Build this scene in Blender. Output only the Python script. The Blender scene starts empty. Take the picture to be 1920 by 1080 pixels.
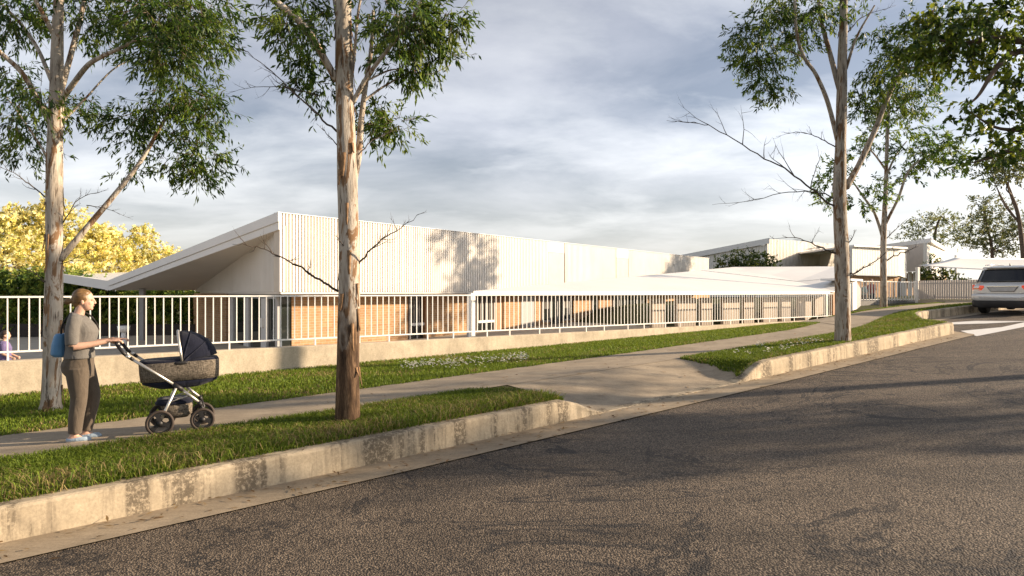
import bpy, math, random
import numpy as np
from mathutils import Vector, Matrix, noise as mnoise

R = math.radians
rng = np.random.default_rng(7)
random.seed(7)
scn = bpy.context.scene
COL = scn.collection

# ------------------------------------------------------------------ camera
EYE = 2.0
F = 1280.0                     # focal length in photo pixels (1920 wide)
HZ = 547.0                     # horizon row in the photo
cam_d = bpy.data.cameras.new('camera')
cam = bpy.data.objects.new('camera', cam_d)
COL.objects.link(cam)
cam.location = (0, 0, EYE)
cam.rotation_euler = (R(90), 0, 0)
cam_d.sensor_width = 36.0
cam_d.lens = F / 1920 * 36.0
cam_d.shift_y = (HZ - 540) / 1920
cam_d.clip_start = 0.1
cam_d.clip_end = 6000
scn.camera = cam

# ------------------------------------------------------------------ sky and sun
SUN_AZ = math.atan2(0.99, 0.13)      # measured from +Y towards +X
SUN_EL = R(17)
world = bpy.data.worlds.new('World')
scn.world = world
world.use_nodes = True
wn, wl = world.node_tree.nodes, world.node_tree.links
wn.clear()
w_out = wn.new('ShaderNodeOutputWorld')
w_bg = wn.new('ShaderNodeBackground')
w_sky = wn.new('ShaderNodeTexSky')
w_sky.sky_type = 'NISHITA'
w_sky.sun_disc = False
w_sky.sun_elevation = SUN_EL
w_sky.sun_rotation = SUN_AZ
w_sky.air_density = 1.0
w_sky.dust_density = 0.7
w_sky.ozone_density = 3.0
w_bg.inputs['Strength'].default_value = 0.075
tc = wn.new('ShaderNodeTexCoord')
sep = wn.new('ShaderNodeSeparateXYZ')
wl.new(tc.outputs['Generated'], sep.inputs[0])
zc = wn.new('ShaderNodeMath'); zc.operation = 'MAXIMUM'; zc.inputs[1].default_value = 0.0
wl.new(sep.outputs['Z'], zc.inputs[0])
za = wn.new('ShaderNodeMath'); za.operation = 'ADD'; za.inputs[1].default_value = 0.16
wl.new(zc.outputs[0], za.inputs[0])
dx = wn.new('ShaderNodeMath'); dx.operation = 'DIVIDE'
wl.new(sep.outputs['X'], dx.inputs[0]); wl.new(za.outputs[0], dx.inputs[1])
dy = wn.new('ShaderNodeMath'); dy.operation = 'DIVIDE'
wl.new(sep.outputs['Y'], dy.inputs[0]); wl.new(za.outputs[0], dy.inputs[1])
cmb = wn.new('ShaderNodeCombineXYZ')
wl.new(dx.outputs[0], cmb.inputs[0]); wl.new(dy.outputs[0], cmb.inputs[1])
mp = wn.new('ShaderNodeMapping')
mp.inputs['Rotation'].default_value = (0, 0, R(35))
mp.inputs['Scale'].default_value = (0.95, 1.15, 1)
mp.inputs['Location'].default_value = (3.1, 1.4, 0)
wl.new(cmb.outputs[0], mp.inputs[0])
n1 = wn.new('ShaderNodeTexNoise')
n1.inputs['Scale'].default_value = 0.95; n1.inputs['Detail'].default_value = 9
n1.inputs['Roughness'].default_value = 0.56; n1.inputs['Distortion'].default_value = 0.35
wl.new(mp.outputs[0], n1.inputs['Vector'])
cr = wn.new('ShaderNodeValToRGB')
cr.color_ramp.elements[0].position = 0.36; cr.color_ramp.elements[0].color = (0.06, 0.06, 0.06, 1)
cr.color_ramp.elements[1].position = 0.68; cr.color_ramp.elements[1].color = (0.92, 0.92, 0.92, 1)
wl.new(n1.outputs['Fac'], cr.inputs[0])
# clouds take the sky's own brightness: desaturated and lifted
hs = wn.new('ShaderNodeHueSaturation')
hs.inputs['Saturation'].default_value = 0.30
hs.inputs['Value'].default_value = 1.58
wl.new(w_sky.outputs[0], hs.inputs['Color'])
hb = wn.new('ShaderNodeHueSaturation')
hb.inputs['Saturation'].default_value = 0.62
hb.inputs['Value'].default_value = 0.86
wl.new(w_sky.outputs[0], hb.inputs['Color'])
mx = wn.new('ShaderNodeMixRGB')
wl.new(cr.outputs['Color'], mx.inputs['Fac'])
wl.new(hb.outputs[0], mx.inputs[1]); wl.new(hs.outputs[0], mx.inputs[2])
tint = wn.new('ShaderNodeMixRGB'); tint.blend_type = 'MULTIPLY'; tint.inputs[0].default_value = 1
tint.inputs[2].default_value = (1.03, .985, .985, 1)
wl.new(mx.outputs[0], tint.inputs[1])
# thin bright streaks over the broad cloud
mp2 = wn.new('ShaderNodeMapping'); mp2.inputs['Rotation'].default_value = (0, 0, R(-20)); mp2.inputs['Scale'].default_value = (1.1, 1.4, 1); mp2.inputs['Location'].default_value = (7.3, 2.2, 0)
wl.new(cmb.outputs[0], mp2.inputs[0])
n2 = wn.new('ShaderNodeTexNoise'); n2.inputs['Scale'].default_value = 1.0; n2.inputs['Detail'].default_value = 9; n2.inputs['Roughness'].default_value = .56; n2.inputs['Distortion'].default_value = .25
wl.new(mp2.outputs[0], n2.inputs['Vector'])
cr2 = wn.new('ShaderNodeValToRGB'); cr2.color_ramp.elements[0].position = .46; cr2.color_ramp.elements[0].color = (0, 0, 0, 1); cr2.color_ramp.elements[1].position = .66; cr2.color_ramp.elements[1].color = (.62, .62, .62, 1)
wl.new(n2.outputs['Fac'], cr2.inputs[0])
hs2 = wn.new('ShaderNodeHueSaturation'); hs2.inputs['Saturation'].default_value = .12; hs2.inputs['Value'].default_value = 1.95
wl.new(w_sky.outputs[0], hs2.inputs['Color'])
mx2 = wn.new('ShaderNodeMixRGB'); wl.new(cr2.outputs[0], mx2.inputs[0]); wl.new(tint.outputs[0], mx2.inputs[1]); wl.new(hs2.outputs[0], mx2.inputs[2])
# low haze: pale all round the horizon
hz1 = wn.new('ShaderNodeMapRange'); hz1.interpolation_type = 'SMOOTHSTEP'
hz1.inputs['From Min'].default_value = 0.0; hz1.inputs['From Max'].default_value = 0.26; hz1.inputs['To Min'].default_value = 0.60; hz1.inputs['To Max'].default_value = 0.0
wl.new(sep.outputs['Z'], hz1.inputs[0])
hs3 = wn.new('ShaderNodeHueSaturation'); hs3.inputs['Saturation'].default_value = .08; hs3.inputs['Value'].default_value = 1.12
wl.new(w_sky.outputs[0], hs3.inputs['Color'])
tw_ = wn.new('ShaderNodeMixRGB'); tw_.blend_type = 'MULTIPLY'; tw_.inputs[0].default_value = 1; tw_.inputs[2].default_value = (1.07, 1.0, .93, 1)
wl.new(hs3.outputs[0], tw_.inputs[1])
mx3 = wn.new('ShaderNodeMixRGB'); wl.new(hz1.outputs[0], mx3.inputs[0]); wl.new(mx2.outputs[0], mx3.inputs[1]); wl.new(tw_.outputs[0], mx3.inputs[2])
wl.new(mx3.outputs[0], w_bg.inputs['Color'])
wl.new(w_bg.outputs[0], w_out.inputs[0])

sun_d = bpy.data.lights.new('sun', 'SUN')
sun = bpy.data.objects.new('sun', sun_d)
COL.objects.link(sun)
sun_d.energy = 5.0
sun_d.angle = R(0.6)
sun_d.color = (1.0, 0.80, 0.58)
sv = Vector((math.sin(SUN_AZ) * math.cos(SUN_EL), math.cos(SUN_AZ) * math.cos(SUN_EL), math.sin(SUN_EL)))
sun.rotation_euler = sv.to_track_quat('Z', 'Y').to_euler()
sun.location = sv * 60

vs = scn.view_settings
vs.view_transform = 'Standard'
vs.look = 'None'
vs.gamma = 1.0
vs.use_curve_mapping = False
vs.exposure = 1.05

# ------------------------------------------------------------------ frames
UX, UY = 0.7846, 0.6199          # street direction u; v points to the building


def W(u, v, z=0.0):
    return Vector((UX * u - UY * v, UY * u + UX * v, z))


def P(px, py, Y):
    """photo pixel at depth Y -> world point"""
    return Vector(((px - 960) / F * Y, Y, EYE - (py - HZ) / F * Y))


def u_at(px, v):
    r = (px - 960) / F
    Y = v / (UX - UY * r)
    return Y * (UX * r + UY)


def line_at(px, p0, d):
    """parameter t where the plan line p0 + d t crosses the pixel column px"""
    r = (px - 960) / F
    return (r * p0[1] - p0[0]) / (d[0] - r * d[1])


ZR = ([-60, -10, 0.17, 3.42, 10.5, 19.6, 29.6, 45, 80], [-.6, -.36, 0, .12, .438, .90, 1.22, 1.5, 1.6])
ZW = ([-60, -10, 0, 11, 23.7, 30, 40, 80], [.2, .3, .4, .6, .87, 1.25, 1.5, 1.6])


def zr(u): return float(np.interp(u, *ZR))
def zw(u): return float(np.interp(u, *ZW))
def sst(a, b, x):
    t = min(1, max(0, (x - a) / (b - a)))
    return t * t * (3 - 2 * t)


def drop(u):
    return sst(6.2, 7.1, u) * (1 - sst(10.2, 11.15, u))


def v_k(u): return float(np.interp(u, [19.9, 20.3, 20.8, 22, 23.2, 24.3, 25.4], [6.76, 7.2, 7.72, 8.3, 8.85, 9.2, 9.3]))
def v_p(u): return 8.40 + 2.10 * sst(16.5, 27, u)
PW = 1.44
KH = 0.285


def zp(u): return (zr(u) + KH) * 0.66 + zw(u) * 0.34


def zg(u, v):
    vk, vp = v_k(u), v_p(u)
    if v < vk + 0.12: return zr(u) - 0.06
    if v < vp:
        t = max(0, (v - vk - 0.2) / (vp - vk - 0.2))
        return (zr(u) + KH * (1 - drop(u)) - 0.012) * (1 - t) + zp(u) * t
    if v <= vp + PW: return zp(u)
    if v < 13.12:
        t = (v - vp - PW) / (13.1 - vp - PW)
        return zp(u) * (1 - t) + zw(u) * t
    return zw(u) - 0.45 * (1 - sst(24, 27, u))


# ------------------------------------------------------------------ object helpers
def tag(o, label=None, cat=None, group=None, kind=None):
    if label: o['label'] = label
    if cat: o['category'] = cat
    if group: o['group'] = group
    if kind: o['kind'] = kind
    return o


def empty(name, loc=(0, 0, 0), rz=0.0, label=None, cat=None, group=None):
    o = bpy.data.objects.new(name, None)
    COL.objects.link(o)
    o.location = loc
    o.rotation_euler = (0, 0, rz)
    o.empty_display_size = 0.2
    bpy_mats[o.name] = Matrix.Translation(Vector(loc)) @ Matrix.Rotation(rz, 4, 'Z')
    return tag(o, label, cat, group)


bpy_mats = {}


class MB:
    def __init__(s):
        s.v, s.f, s.m = [], [], []
        s.mi = 0

    def face(s, pts):
        b = len(s.v)
        s.v += [tuple(p) for p in pts]
        s.f.append(tuple(range(b, b + len(pts)))); s.m.append(s.mi)
        return s

    def box(s, a, b):
        (x0, y0, z0), (x1, y1, z1) = a, b
        return s.hexa([(x0, y0, z0), (x1, y0, z0), (x1, y1, z0), (x0, y1, z0)],
                      [(x0, y0, z1), (x1, y0, z1), (x1, y1, z1), (x0, y1, z1)])

    def hexa(s, lo, hi):
        b = len(s.v)
        n = len(lo)
        s.v += [tuple(p) for p in lo] + [tuple(p) for p in hi]
        fs = [tuple(range(b + n - 1, b - 1, -1)), tuple(range(b + n, b + 2 * n))]
        for i in range(n):
            j = (i + 1) % n
            fs.append((b + i, b + j, b + n + j, b + n + i))
        s.f += fs
        s.m += [s.mi] * len(fs)
        return s

    def prism(s, pts, off):
        off = Vector(off)
        return s.hexa([Vector(p) for p in pts], [Vector(p) + off for p in pts])

    def loft(s, rings, cap=True, closed=True):
        b = len(s.v)
        n = len(rings[0])
        for r in rings:
            s.v += [tuple(p) for p in r]
        for k in range(len(rings) - 1):
            for i in range(n if closed else n - 1):
                j = (i + 1) % n
                s.f.append((b + k * n + i, b + k * n + j, b + (k + 1) * n + j, b + (k + 1) * n + i)); s.m.append(s.mi)
        if cap:
            s.f.append(tuple(range(b + n - 1, b - 1, -1))); s.m.append(s.mi)
            e = b + (len(rings) - 1) * n
            s.f.append(tuple(range(e, e + n))); s.m.append(s.mi)
        return s

    def tube(s, pts, rad, n=8, cap=True, jitter=None, flat=None):
        pts = [Vector(p) for p in pts]
        if not hasattr(rad, '__len__'): rad = [rad] * len(pts)
        rings = []
        up = None
        for i, p in enumerate(pts):
            t = (pts[min(i + 1, len(pts) - 1)] - pts[max(i - 1, 0)])
            t = t.normalized() if t.length > 1e-9 else Vector((0, 0, 1))
            if up is None:
                up = Vector((0, 0, 1)) if abs(t.z) < 0.9 else Vector((1, 0, 0))
            a = up - t * up.dot(t)
            a = a.normalized() if a.length > 1e-6 else t.orthogonal().normalized()
            c = t.cross(a)
            up = a
            ring = []
            for k in range(n):
                q = 2 * math.pi * k / n
                r = rad[i]
                if jitter: r *= jitter(p, q)
                ring.append(p + a * math.cos(q) * r * (flat or 1) + c * math.sin(q) * r)
            rings.append(ring)
        return s.loft(rings, cap)

    def ell(s, c, r, n=16, m=10, rot=None):
        rings = []
        c = Vector(c)
        for i in range(1, m):
            th = math.pi * i / m
            ring = []
            for k in range(n):
                q = 2 * math.pi * k / n
                d = Vector((r[0] * math.sin(th) * math.cos(q), r[1] * math.sin(th) * math.sin(q), -r[2] * math.cos(th)))
                if rot: d = rot @ d
                ring.append(c + d)
            rings.append(ring)
        return s.loft(rings)

    def torus(s, c, ax, R_, r_, n=24, m=8):
        ax = Vector(ax).normalized()
        a = ax.orthogonal().normalized(); b2 = ax.cross(a)
        c = Vector(c)
        rings = []
        for i in range(n + 1):
            q = 2 * math.pi * i / n
            d = a * math.cos(q) + b2 * math.sin(q)
            rings.append([c + d * (R_ + r_ * math.cos(2 * math.pi * k / m)) + ax * r_ * math.sin(2 * math.pi * k / m) for k in range(m)])
        return s.loft(rings, cap=False)

    def build(s, name, mat, parent=None, smooth=False, kind=None, mats=None):
        me = bpy.data.meshes.new(name)
        me.from_pydata(s.v, [], s.f)
        if mats:
            for m in mats: me.materials.append(m)
            me.polygons.foreach_set('material_index', s.m)
        elif mat: me.materials.append(mat)
        if smooth:
            me.polygons.foreach_set('use_smooth', [True] * len(me.polygons))
        me.update()
        o = bpy.data.objects.new(name, me)
        COL.objects.link(o)
        if parent: o.parent = parent
        if kind: o['kind'] = kind
        return o


def fixn(o):
    """make normals consistent without operators"""
    import bmesh
    bm = bmesh.new(); bm.from_mesh(o.data)
    bmesh.ops.recalc_face_normals(bm, faces=bm.faces)
    bm.to_mesh(o.data); bm.free()
    return o


def bevel(o, w, seg=2, ang=40):
    m = o.modifiers.new('bevel', 'BEVEL')
    m.width = w; m.segments = seg; m.limit_method = 'ANGLE'; m.angle_limit = R(ang)
    return o


def remesh(o, vox, it=6, fac=0.6):
    m = o.modifiers.new('remesh', 'REMESH'); m.mode = 'VOXEL'; m.voxel_size = vox; m.use_smooth_shade = True
    s = o.modifiers.new('smooth', 'SMOOTH'); s.iterations = it; s.factor = fac
    return o


def np_mesh(name, verts, faces, sizes, cols, mat, parent=None, kind=None):
    """verts (n,3), faces flat loop indices, sizes per face, cols (n,3)"""
    me = bpy.data.meshes.new(name)
    me.vertices.add(len(verts)); me.vertices.foreach_set('co', np.ascontiguousarray(verts, np.float32).ravel())
    me.loops.add(len(faces)); me.loops.foreach_set('vertex_index', np.ascontiguousarray(faces, np.int32))
    st = np.concatenate([[0], np.cumsum(sizes)[:-1]]).astype(np.int32)
    me.polygons.add(len(sizes))
    me.polygons.foreach_set('loop_start', st)
    me.polygons.foreach_set('loop_total', np.ascontiguousarray(sizes, np.int32))
    if cols is not None:
        ca = me.color_attributes.new('Col', 'FLOAT_COLOR', 'POINT')
        ca.data.foreach_set('color', np.concatenate([cols, np.ones((len(cols), 1))], 1).astype(np.float32).ravel())
    me.materials.append(mat)
    me.update(calc_edges=True)
    me.validate()
    o = bpy.data.objects.new(name, me)
    COL.objects.link(o)
    if parent: o.parent = parent
    if kind: o['kind'] = kind
    return o


# ------------------------------------------------------------------ materials
class NT:
    def __init__(s, name):
        s.mat = bpy.data.materials.new(name)
        s.mat.use_nodes = True
        s.n, s.l = s.mat.node_tree.nodes, s.mat.node_tree.links
        s.b = s.n['Principled BSDF']
        s.tc = s.n.new('ShaderNodeTexCoord').outputs['Object']

    def map(s, scale=(1, 1, 1), rot=(0, 0, 0), src=None):
        m = s.n.new('ShaderNodeMapping')
        m.inputs['Scale'].default_value = scale; m.inputs['Rotation'].default_value = rot
        s.l.new(src or s.tc, m.inputs[0])
        return m.outputs[0]

    def noise(s, scale, det=4, rough=.55, vec=None, dist=0):
        t = s.n.new('ShaderNodeTexNoise')
        t.inputs['Scale'].default_value = scale; t.inputs['Detail'].default_value = det
        t.inputs['Roughness'].default_value = rough; t.inputs['Distortion'].default_value = dist
        s.l.new(vec or s.tc, t.inputs['Vector'])
        return t.outputs['Fac']

    def vor(s, scale, feat='F1', vec=None, out='Distance'):
        t = s.n.new('ShaderNodeTexVoronoi')
        t.feature = feat
        t.inputs['Scale'].default_value = scale
        s.l.new(vec or s.tc, t.inputs['Vector'])
        return t.outputs[out]

    def ramp(s, fac, stops):
        r = s.n.new('ShaderNodeValToRGB')
        e = r.color_ramp.elements
        while len(e) < len(stops): e.new(0.5)
        for k, (p, c) in enumerate(stops):
            e[k].position = p
            c = (c, c, c) if not hasattr(c, '__len__') else c
            e[k].color = (*c, 1)
        s.l.new(fac, r.inputs[0])
        return r.outputs['Color']

    def mix(s, fac, a, b, mode='MIX'):
        m = s.n.new('ShaderNodeMixRGB'); m.blend_type = mode
        for i, x in ((0, fac), (1, a), (2, b)):
            if isinstance(x, (int, float)): m.inputs[i].default_value = x if i == 0 else (x, x, x, 1)
            elif isinstance(x, tuple): m.inputs[i].default_value = (*x, 1)
            else: s.l.new(x, m.inputs[i])
        return m.outputs[0]

    def math(s, op, a, b=None):
        m = s.n.new('ShaderNodeMath'); m.operation = op
        for i, x in ((0, a), (1, b)):
            if x is None: continue
            if isinstance(x, (int, float)): m.inputs[i].default_value = x
            else: s.l.new(x, m.inputs[i])
        return m.outputs[0]

    def attr(s, name):
        a = s.n.new('ShaderNodeAttribute'); a.attribute_name = name
        return a.outputs['Color']

    def xyz(s):
        q = s.n.new('ShaderNodeSeparateXYZ'); s.l.new(s.tc, q.inputs[0])
        return q.outputs

    def col(s, c):
        if isinstance(c, tuple): s.b.inputs['Base Color'].default_value = (*c, 1)
        else: s.l.new(c, s.b.inputs['Base Color'])
        return s

    def set(s, rough=None, metal=None, spec=None, rough_s=None, **kw):
        if rough is not None: s.b.inputs['Roughness'].default_value = rough
        if rough_s is not None: s.l.new(rough_s, s.b.inputs['Roughness'])
        if metal is not None: s.b.inputs['Metallic'].default_value = metal
        if spec is not None: s.b.inputs['Specular IOR Level'].default_value = spec
        for k, v in kw.items(): s.b.inputs[k].default_value = v
        return s

    def bump(s, h, strength=.3, dist=.01, prev=None):
        m = s.n.new('ShaderNodeBump')
        m.inputs['Strength'].default_value = strength; m.inputs['Distance'].default_value = dist
        s.l.new(h, m.inputs['Height'])
        s.l.new(m.outputs[0], s.b.inputs['Normal'])
        return s


def plain(name, c, rough=.6, metal=0, var=.12, scale=6, bump=.0, spec=.4):
    t = NT(name)
    n = t.noise(scale, 5)
    lo = tuple(x * (1 - var) for x in c); hi = tuple(min(1, x * (1 + var)) for x in c)
    t.col(t.ramp(n, [(.3, lo), (.7, hi)])).set(rough, metal, spec)
    if bump: t.bump(t.noise(scale * 12, 4), bump, .004)
    return t.mat


M = {}
# asphalt: coarse chip seal
t = NT('asphalt')
vc = t.vor(66, 'F1', out='Color')
vd = t.vor(66, 'F1')
g = t.n.new('ShaderNodeRGBToBW'); t.l.new(vc, g.inputs[0])
chip = t.ramp(g.outputs[0], [(.1, (.098, .073, .051)), (.55, (.185, .141, .099)), (.95, (.32, .250, .176))])
gap = t.ramp(vd, [(.34, 1.0), (.62, .30)])
c = t.mix(1, chip, gap, 'MULTIPLY')
big = t.ramp(t.noise(.55, 6, .68, dist=.9), [(.3, .72), (.7, 1.2)])
c = t.mix(1, c, big, 'MULTIPLY')
st = t.ramp(t.noise(1.0, 6, .65, vec=t.map((.22, 1.7, 1), (0, 0, R(-38)))), [(.52, 1), (.68, .62)])
c = t.mix(1, c, st, 'MULTIPLY')
# meandering cracks and worn, darker patches
rn = t.math('ABSOLUTE', t.math('SUBTRACT', t.noise(.42, 7, .62, dist=1.2), .5))
gate_ = t.ramp(t.noise(.23, 3), [(.42, 0), (.50, 1)])
c = t.mix(t.math('MULTIPLY', t.ramp(rn, [(.004, .85), (.014, 0.0)]), gate_), c, (.022, .019, .017))
ps = t.ramp(t.noise(.9, 5, .75, dist=1.5), [(.60, 0), (.66, .35)])
c = t.mix(t.math('MULTIPLY', ps, gate_), c, (.045, .037, .030))
t.col(c).set(.78, spec=.35)
hgt = t.math('MULTIPLY', vd, -1.0)
hgt = t.math('ADD', hgt, t.math('MULTIPLY', t.noise(19, 3), .9))
t.bump(hgt, .85, .011)
M['asphalt'] = t.mat


def concrete(name, c, streak=False, dirt=.5):
    t = NT(name)
    a = t.ramp(t.noise(2.2, 7, .62), [(.3, tuple(x * .78 for x in c)), (.7, tuple(min(1, x * 1.14) for x in c))])
    f = t.ramp(t.noise(46, 4, .6), [(.35, .86), (.6, 1.06)])
    a = t.mix(1, a, f, 'MULTIPLY')
    pat = t.ramp(t.noise(.8, 6, .7, dist=.8), [(.45, 0), (.72, dirt)])
    a = t.mix(pat, a, tuple(x * .55 for x in c))
    br_ = t.ramp(t.noise(5, 6, .7, vec=t.map((.5, 3.2, 1), (0, 0, R(-38)))), [(.35, .86), (.65, 1.08)])
    a = t.mix(1, a, br_, 'MULTIPLY')
    if streak:
        # runs of dark lichen that hang from the top edge
        q = t.noise(2.6, 6, .72, vec=t.map((1, 1, .05)))
        q2 = t.noise(24, 6, .8)
        k = t.math('MULTIPLY', t.ramp(q, [(.47, 0), (.56, 1)]), t.ramp(q2, [(.40, 0), (.52, 1)]))
        a = t.mix(t.math('MULTIPLY', k, .78), a, (.075, .058, .040))
        q3 = t.noise(7, 4, .6, vec=t.map((1, 1, .03)))
        a = t.mix(t.ramp(q3, [(.56, 0), (.66, .40)]), a, (.15, .12, .085))
    t.col(a).set(.88, spec=.25)
    t.bump(t.noise(60, 6, .65), .25, .006)
    return t.mat


M['kerb'] = concrete('kerb_concrete', (.50, .41, .285), True)
M['gutter'] = concrete('gutter_concrete', (.36, .285, .195), dirt=.35)
M['path'] = concrete('path_concrete', (.37, .30, .215), dirt=.45)
M['wall'] = concrete('wall_concrete', (.54, .455, .335), dirt=.30)
M['court'] = concrete('courtyard_paving', (.52, .455, .36), dirt=.15)
M['grey_wall'] = plain('grey_render', (.20, .19, .18), .85)

t = NT('soil_turf')
a = t.ramp(t.noise(3, 7, .7), [(.3, (.030, .040, .012)), (.55, (.060, .062, .022)), (.8, (.13, .105, .055))])
t.col(a).set(.95, spec=.1); t.bump(t.noise(40, 5), .5, .02)
M['soil'] = t.mat
M['paint'] = plain('road_paint', (.72, .70, .66), .6, var=.08, scale=14)


def leafmat(name, trans=.35, rough=.45):
    t = NT(name)
    c = t.attr('Col')
    t.col(c).set(rough, spec=.22)
    tr = t.n.new('ShaderNodeBsdfTranslucent')
    hsv = t.n.new('ShaderNodeHueSaturation'); hsv.inputs['Value'].default_value = 1.5
    hsv.inputs['Hue'].default_value = .485
    t.l.new(c, hsv.inputs['Color']); t.l.new(hsv.outputs[0], tr.inputs['Color'])
    ms = t.n.new('ShaderNodeMixShader'); ms.inputs[0].default_value = trans
    t.l.new(t.b.outputs[0], ms.inputs[1]); t.l.new(tr.outputs[0], ms.inputs[2])
    t.l.new(ms.outputs[0], t.n['Material Output'].inputs['Surface'])
    return t.mat


M['leaf'] = leafmat('gum_leaf')
M['grass'] = leafmat('grass_blade', .30, .6)
t = NT('single_leaf')
oi = t.n.new('ShaderNodeObjectInfo')
t.col(t.ramp(oi.outputs['Random'], [(0, (.030, .055, .012)), (.6, (.060, .100, .018)), (1, (.12, .14, .025))])).set(.42, spec=.4)
tr = t.n.new('ShaderNodeBsdfTranslucent'); tr.inputs['Color'].default_value = (.16, .22, .03, 1)
ms = t.n.new('ShaderNodeMixShader'); ms.inputs[0].default_value = .35
t.l.new(t.b.outputs[0], ms.inputs[1]); t.l.new(tr.outputs[0], ms.inputs[2])
t.l.new(ms.outputs[0], t.n['Material Output'].inputs['Surface'])
M['one_leaf'] = t.mat


def bark(name, dark_h=None, tone=1.0):
    t = NT(name)
    st = t.map((1, 1, .22))
    n = t.noise(7, 7, .62, vec=st, dist=.5)
    k = tone
    a = t.ramp(n, [(.30, (.20 * k, .165 * k, .13 * k)), (.45, (.40 * k, .345 * k, .28 * k)), (.62, (.55 * k, .49 * k, .41 * k)), (.8, (.46 * k, .41 * k, .35 * k))])
    pe = t.noise(5, 6, .68, vec=t.map((1.3, 1.3, .30)), dist=.9)
    a = t.mix(t.ramp(pe, [(.53, 0), (.57, .95)]), a, (.20 * k, .110 * k, .052 * k))
    fis = t.noise(22, 5, .7, vec=t.map((1, 1, .12)))
    a = t.mix(t.ramp(fis, [(.56, 0), (.64, .9)]), a, (.07, .05, .035))
    h = t.math('ADD', t.math('MULTIPLY', pe, .7), t.math('MULTIPLY', fis, -.6))
    if dark_h:
        z = t.xyz()[2]
        m = t.math('SUBTRACT', t.math('ADD', dark_h, t.math('MULTIPLY', t.noise(4, 4, .6, vec=t.map((1, 1, .35))), 1.7)), z)
        m = t.math('MULTIPLY', m, 3.2)
        m2 = t.n.new('ShaderNodeClamp'); t.l.new(m, m2.inputs[0])
        rough_b = t.ramp(t.noise(17, 6, .75, vec=t.map((1, 1, .16))), [(.35, (.030, .018, .011)), (.52, (.10, .060, .034)), (.66, (.24, .15, .085)), (.78, (.36, .25, .15))])
        a = t.mix(m2.outputs[0], a, rough_b)
    t.col(a).set(.85, spec=.2)
    t.bump(h, .7, .03)
    return t.mat


M['bark'] = bark('pale_gum_bark')
M['bark_dark'] = bark('gum_bark_dark_base', .62)
M['bark_grey'] = bark('grey_gum_bark', None, .82)
M['twig'] = plain('dead_twig', (.085, .065, .05), .9)
M['brown_bark'] = plain('brown_bark', (.12, .085, .06), .9, var=.4, scale=9, bump=.5)

# building
t = NT('cream_cladding')
a = t.ramp(t.noise(.7, 5, .6), [(.3, (.72, .68, .62)), (.7, (.79, .755, .70))])
dr = t.noise(1.3, 6, .7, vec=t.map((1, 1, .16)), dist=.4)
a = t.mix(t.ramp(dr, [(.58, 0), (.72, .35)]), a, (.46, .38, .31))
t.col(a).set(.55, spec=.3)
M['clad'] = t.mat
M['clad_gap_shade'] = plain('shade_tan_backing', (.60, .53, .44), .7, var=.08, scale=2)  # cream backing tinted darker: shade between the battens put into the colour
M['white'] = plain('white_steel', (.80, .775, .73), .4, var=.05, scale=2)
M['roof_white'] = plain('white_roof_sheet', (.80, .77, .72), .45, var=.05, scale=.5)
M['soffit'] = plain('soffit_board', (.62, .575, .515), .7, var=.05, scale=.8)
M['fascia'] = plain('fascia_board', (.74, .72, .69), .45, var=.04, scale=.8)
t = NT('tan_brick')
geo = t.n.new('ShaderNodeSeparateXYZ'); t.l.new(t.tc, geo.inputs[0])
hx = t.math('ADD', t.math('MULTIPLY', geo.outputs[0], .6), t.math('MULTIPLY', geo.outputs[1], .8))
cb = t.n.new('ShaderNodeCombineXYZ'); t.l.new(hx, cb.inputs[0]); t.l.new(geo.outputs[2], cb.inputs[1])
br = t.n.new('ShaderNodeTexBrick')
br.inputs['Scale'].default_value = 1.0
br.inputs['Brick Width'].default_value = .24; br.inputs['Row Height'].default_value = .086
br.inputs['Mortar Size'].default_value = .007
br.inputs['Color1'].default_value = (.42, .25, .125, 1); br.inputs['Color2'].default_value = (.34, .19, .09, 1)
br.inputs['Mortar'].default_value = (.44, .36, .27, 1)
t.l.new(cb.outputs[0], br.inputs['Vector'])
nz = t.ramp(t.noise(3, 5), [(.3, .85), (.7, 1.12)])
t.col(t.mix(1, br.outputs['Color'], nz, 'MULTIPLY')).set(.85, spec=.2)
t.bump(br.outputs['Fac'], -.4, .006)
M['brick'] = t.mat
M['timber'] = plain('orange_timber', (.36, .19, .09), .6, var=.2, scale=8)
M['frame'] = plain('window_frame', (.62, .60, .57), .4, var=.05)
M['grey_frame'] = plain('grey_frame', (.34, .335, .33), .5, var=.05)
t = NT('window_glass')
t.col((.018, .022, .020)).set(.04, spec=.7)
M['glass'] = t.mat
M['blind'] = plain('blind_slat', (.30, .27, .24), .7)
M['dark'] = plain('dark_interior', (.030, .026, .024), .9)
M['darkfence'] = plain('dark_timber', (.040, .032, .027), .8, var=.3, scale=5, bump=.3)
M['beige'] = plain('beige_slat', (.50, .44, .385), .6, var=.07, scale=2)
M['screen'] = plain('tan_screen', (.36, .295, .23), .7, var=.1, scale=2)
M['sail'] = plain('shade_cloth', (.80, .775, .73), .8, var=.03, scale=1)

# ------------------------------------------------------------------ ground
us = sorted(set([-2500, -600, -200, -80, -40, -20, -15] + list(np.arange(-12, 34.01, .25)) + [36, 38, 40, 42, 45, 50, 60, 80, 130, 300, 900, 2500]))
b = MB()
cols_ = []
for u in us:
    vk, vp = v_k(u), v_p(u)
    vl = [-2500, -600, -150, -40, -12, vk - .6, vk + .119, vk + .121, vk + .2]
    vl += list(np.linspace(vk + .2, vp, 7)[1:]) + [vp + PW] + list(np.linspace(vp + PW, 13.1, 6)[1:]) + [13.15, 16, 22, 40, 90, 300, 900, 2500]
    cols_.append([W(u, v, zg(u, v)) for v in vl])
b.loft(cols_, cap=False, closed=False)
fixn(tag(b.build('ground', M['soil'], smooth=True), kind='structure'))


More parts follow.
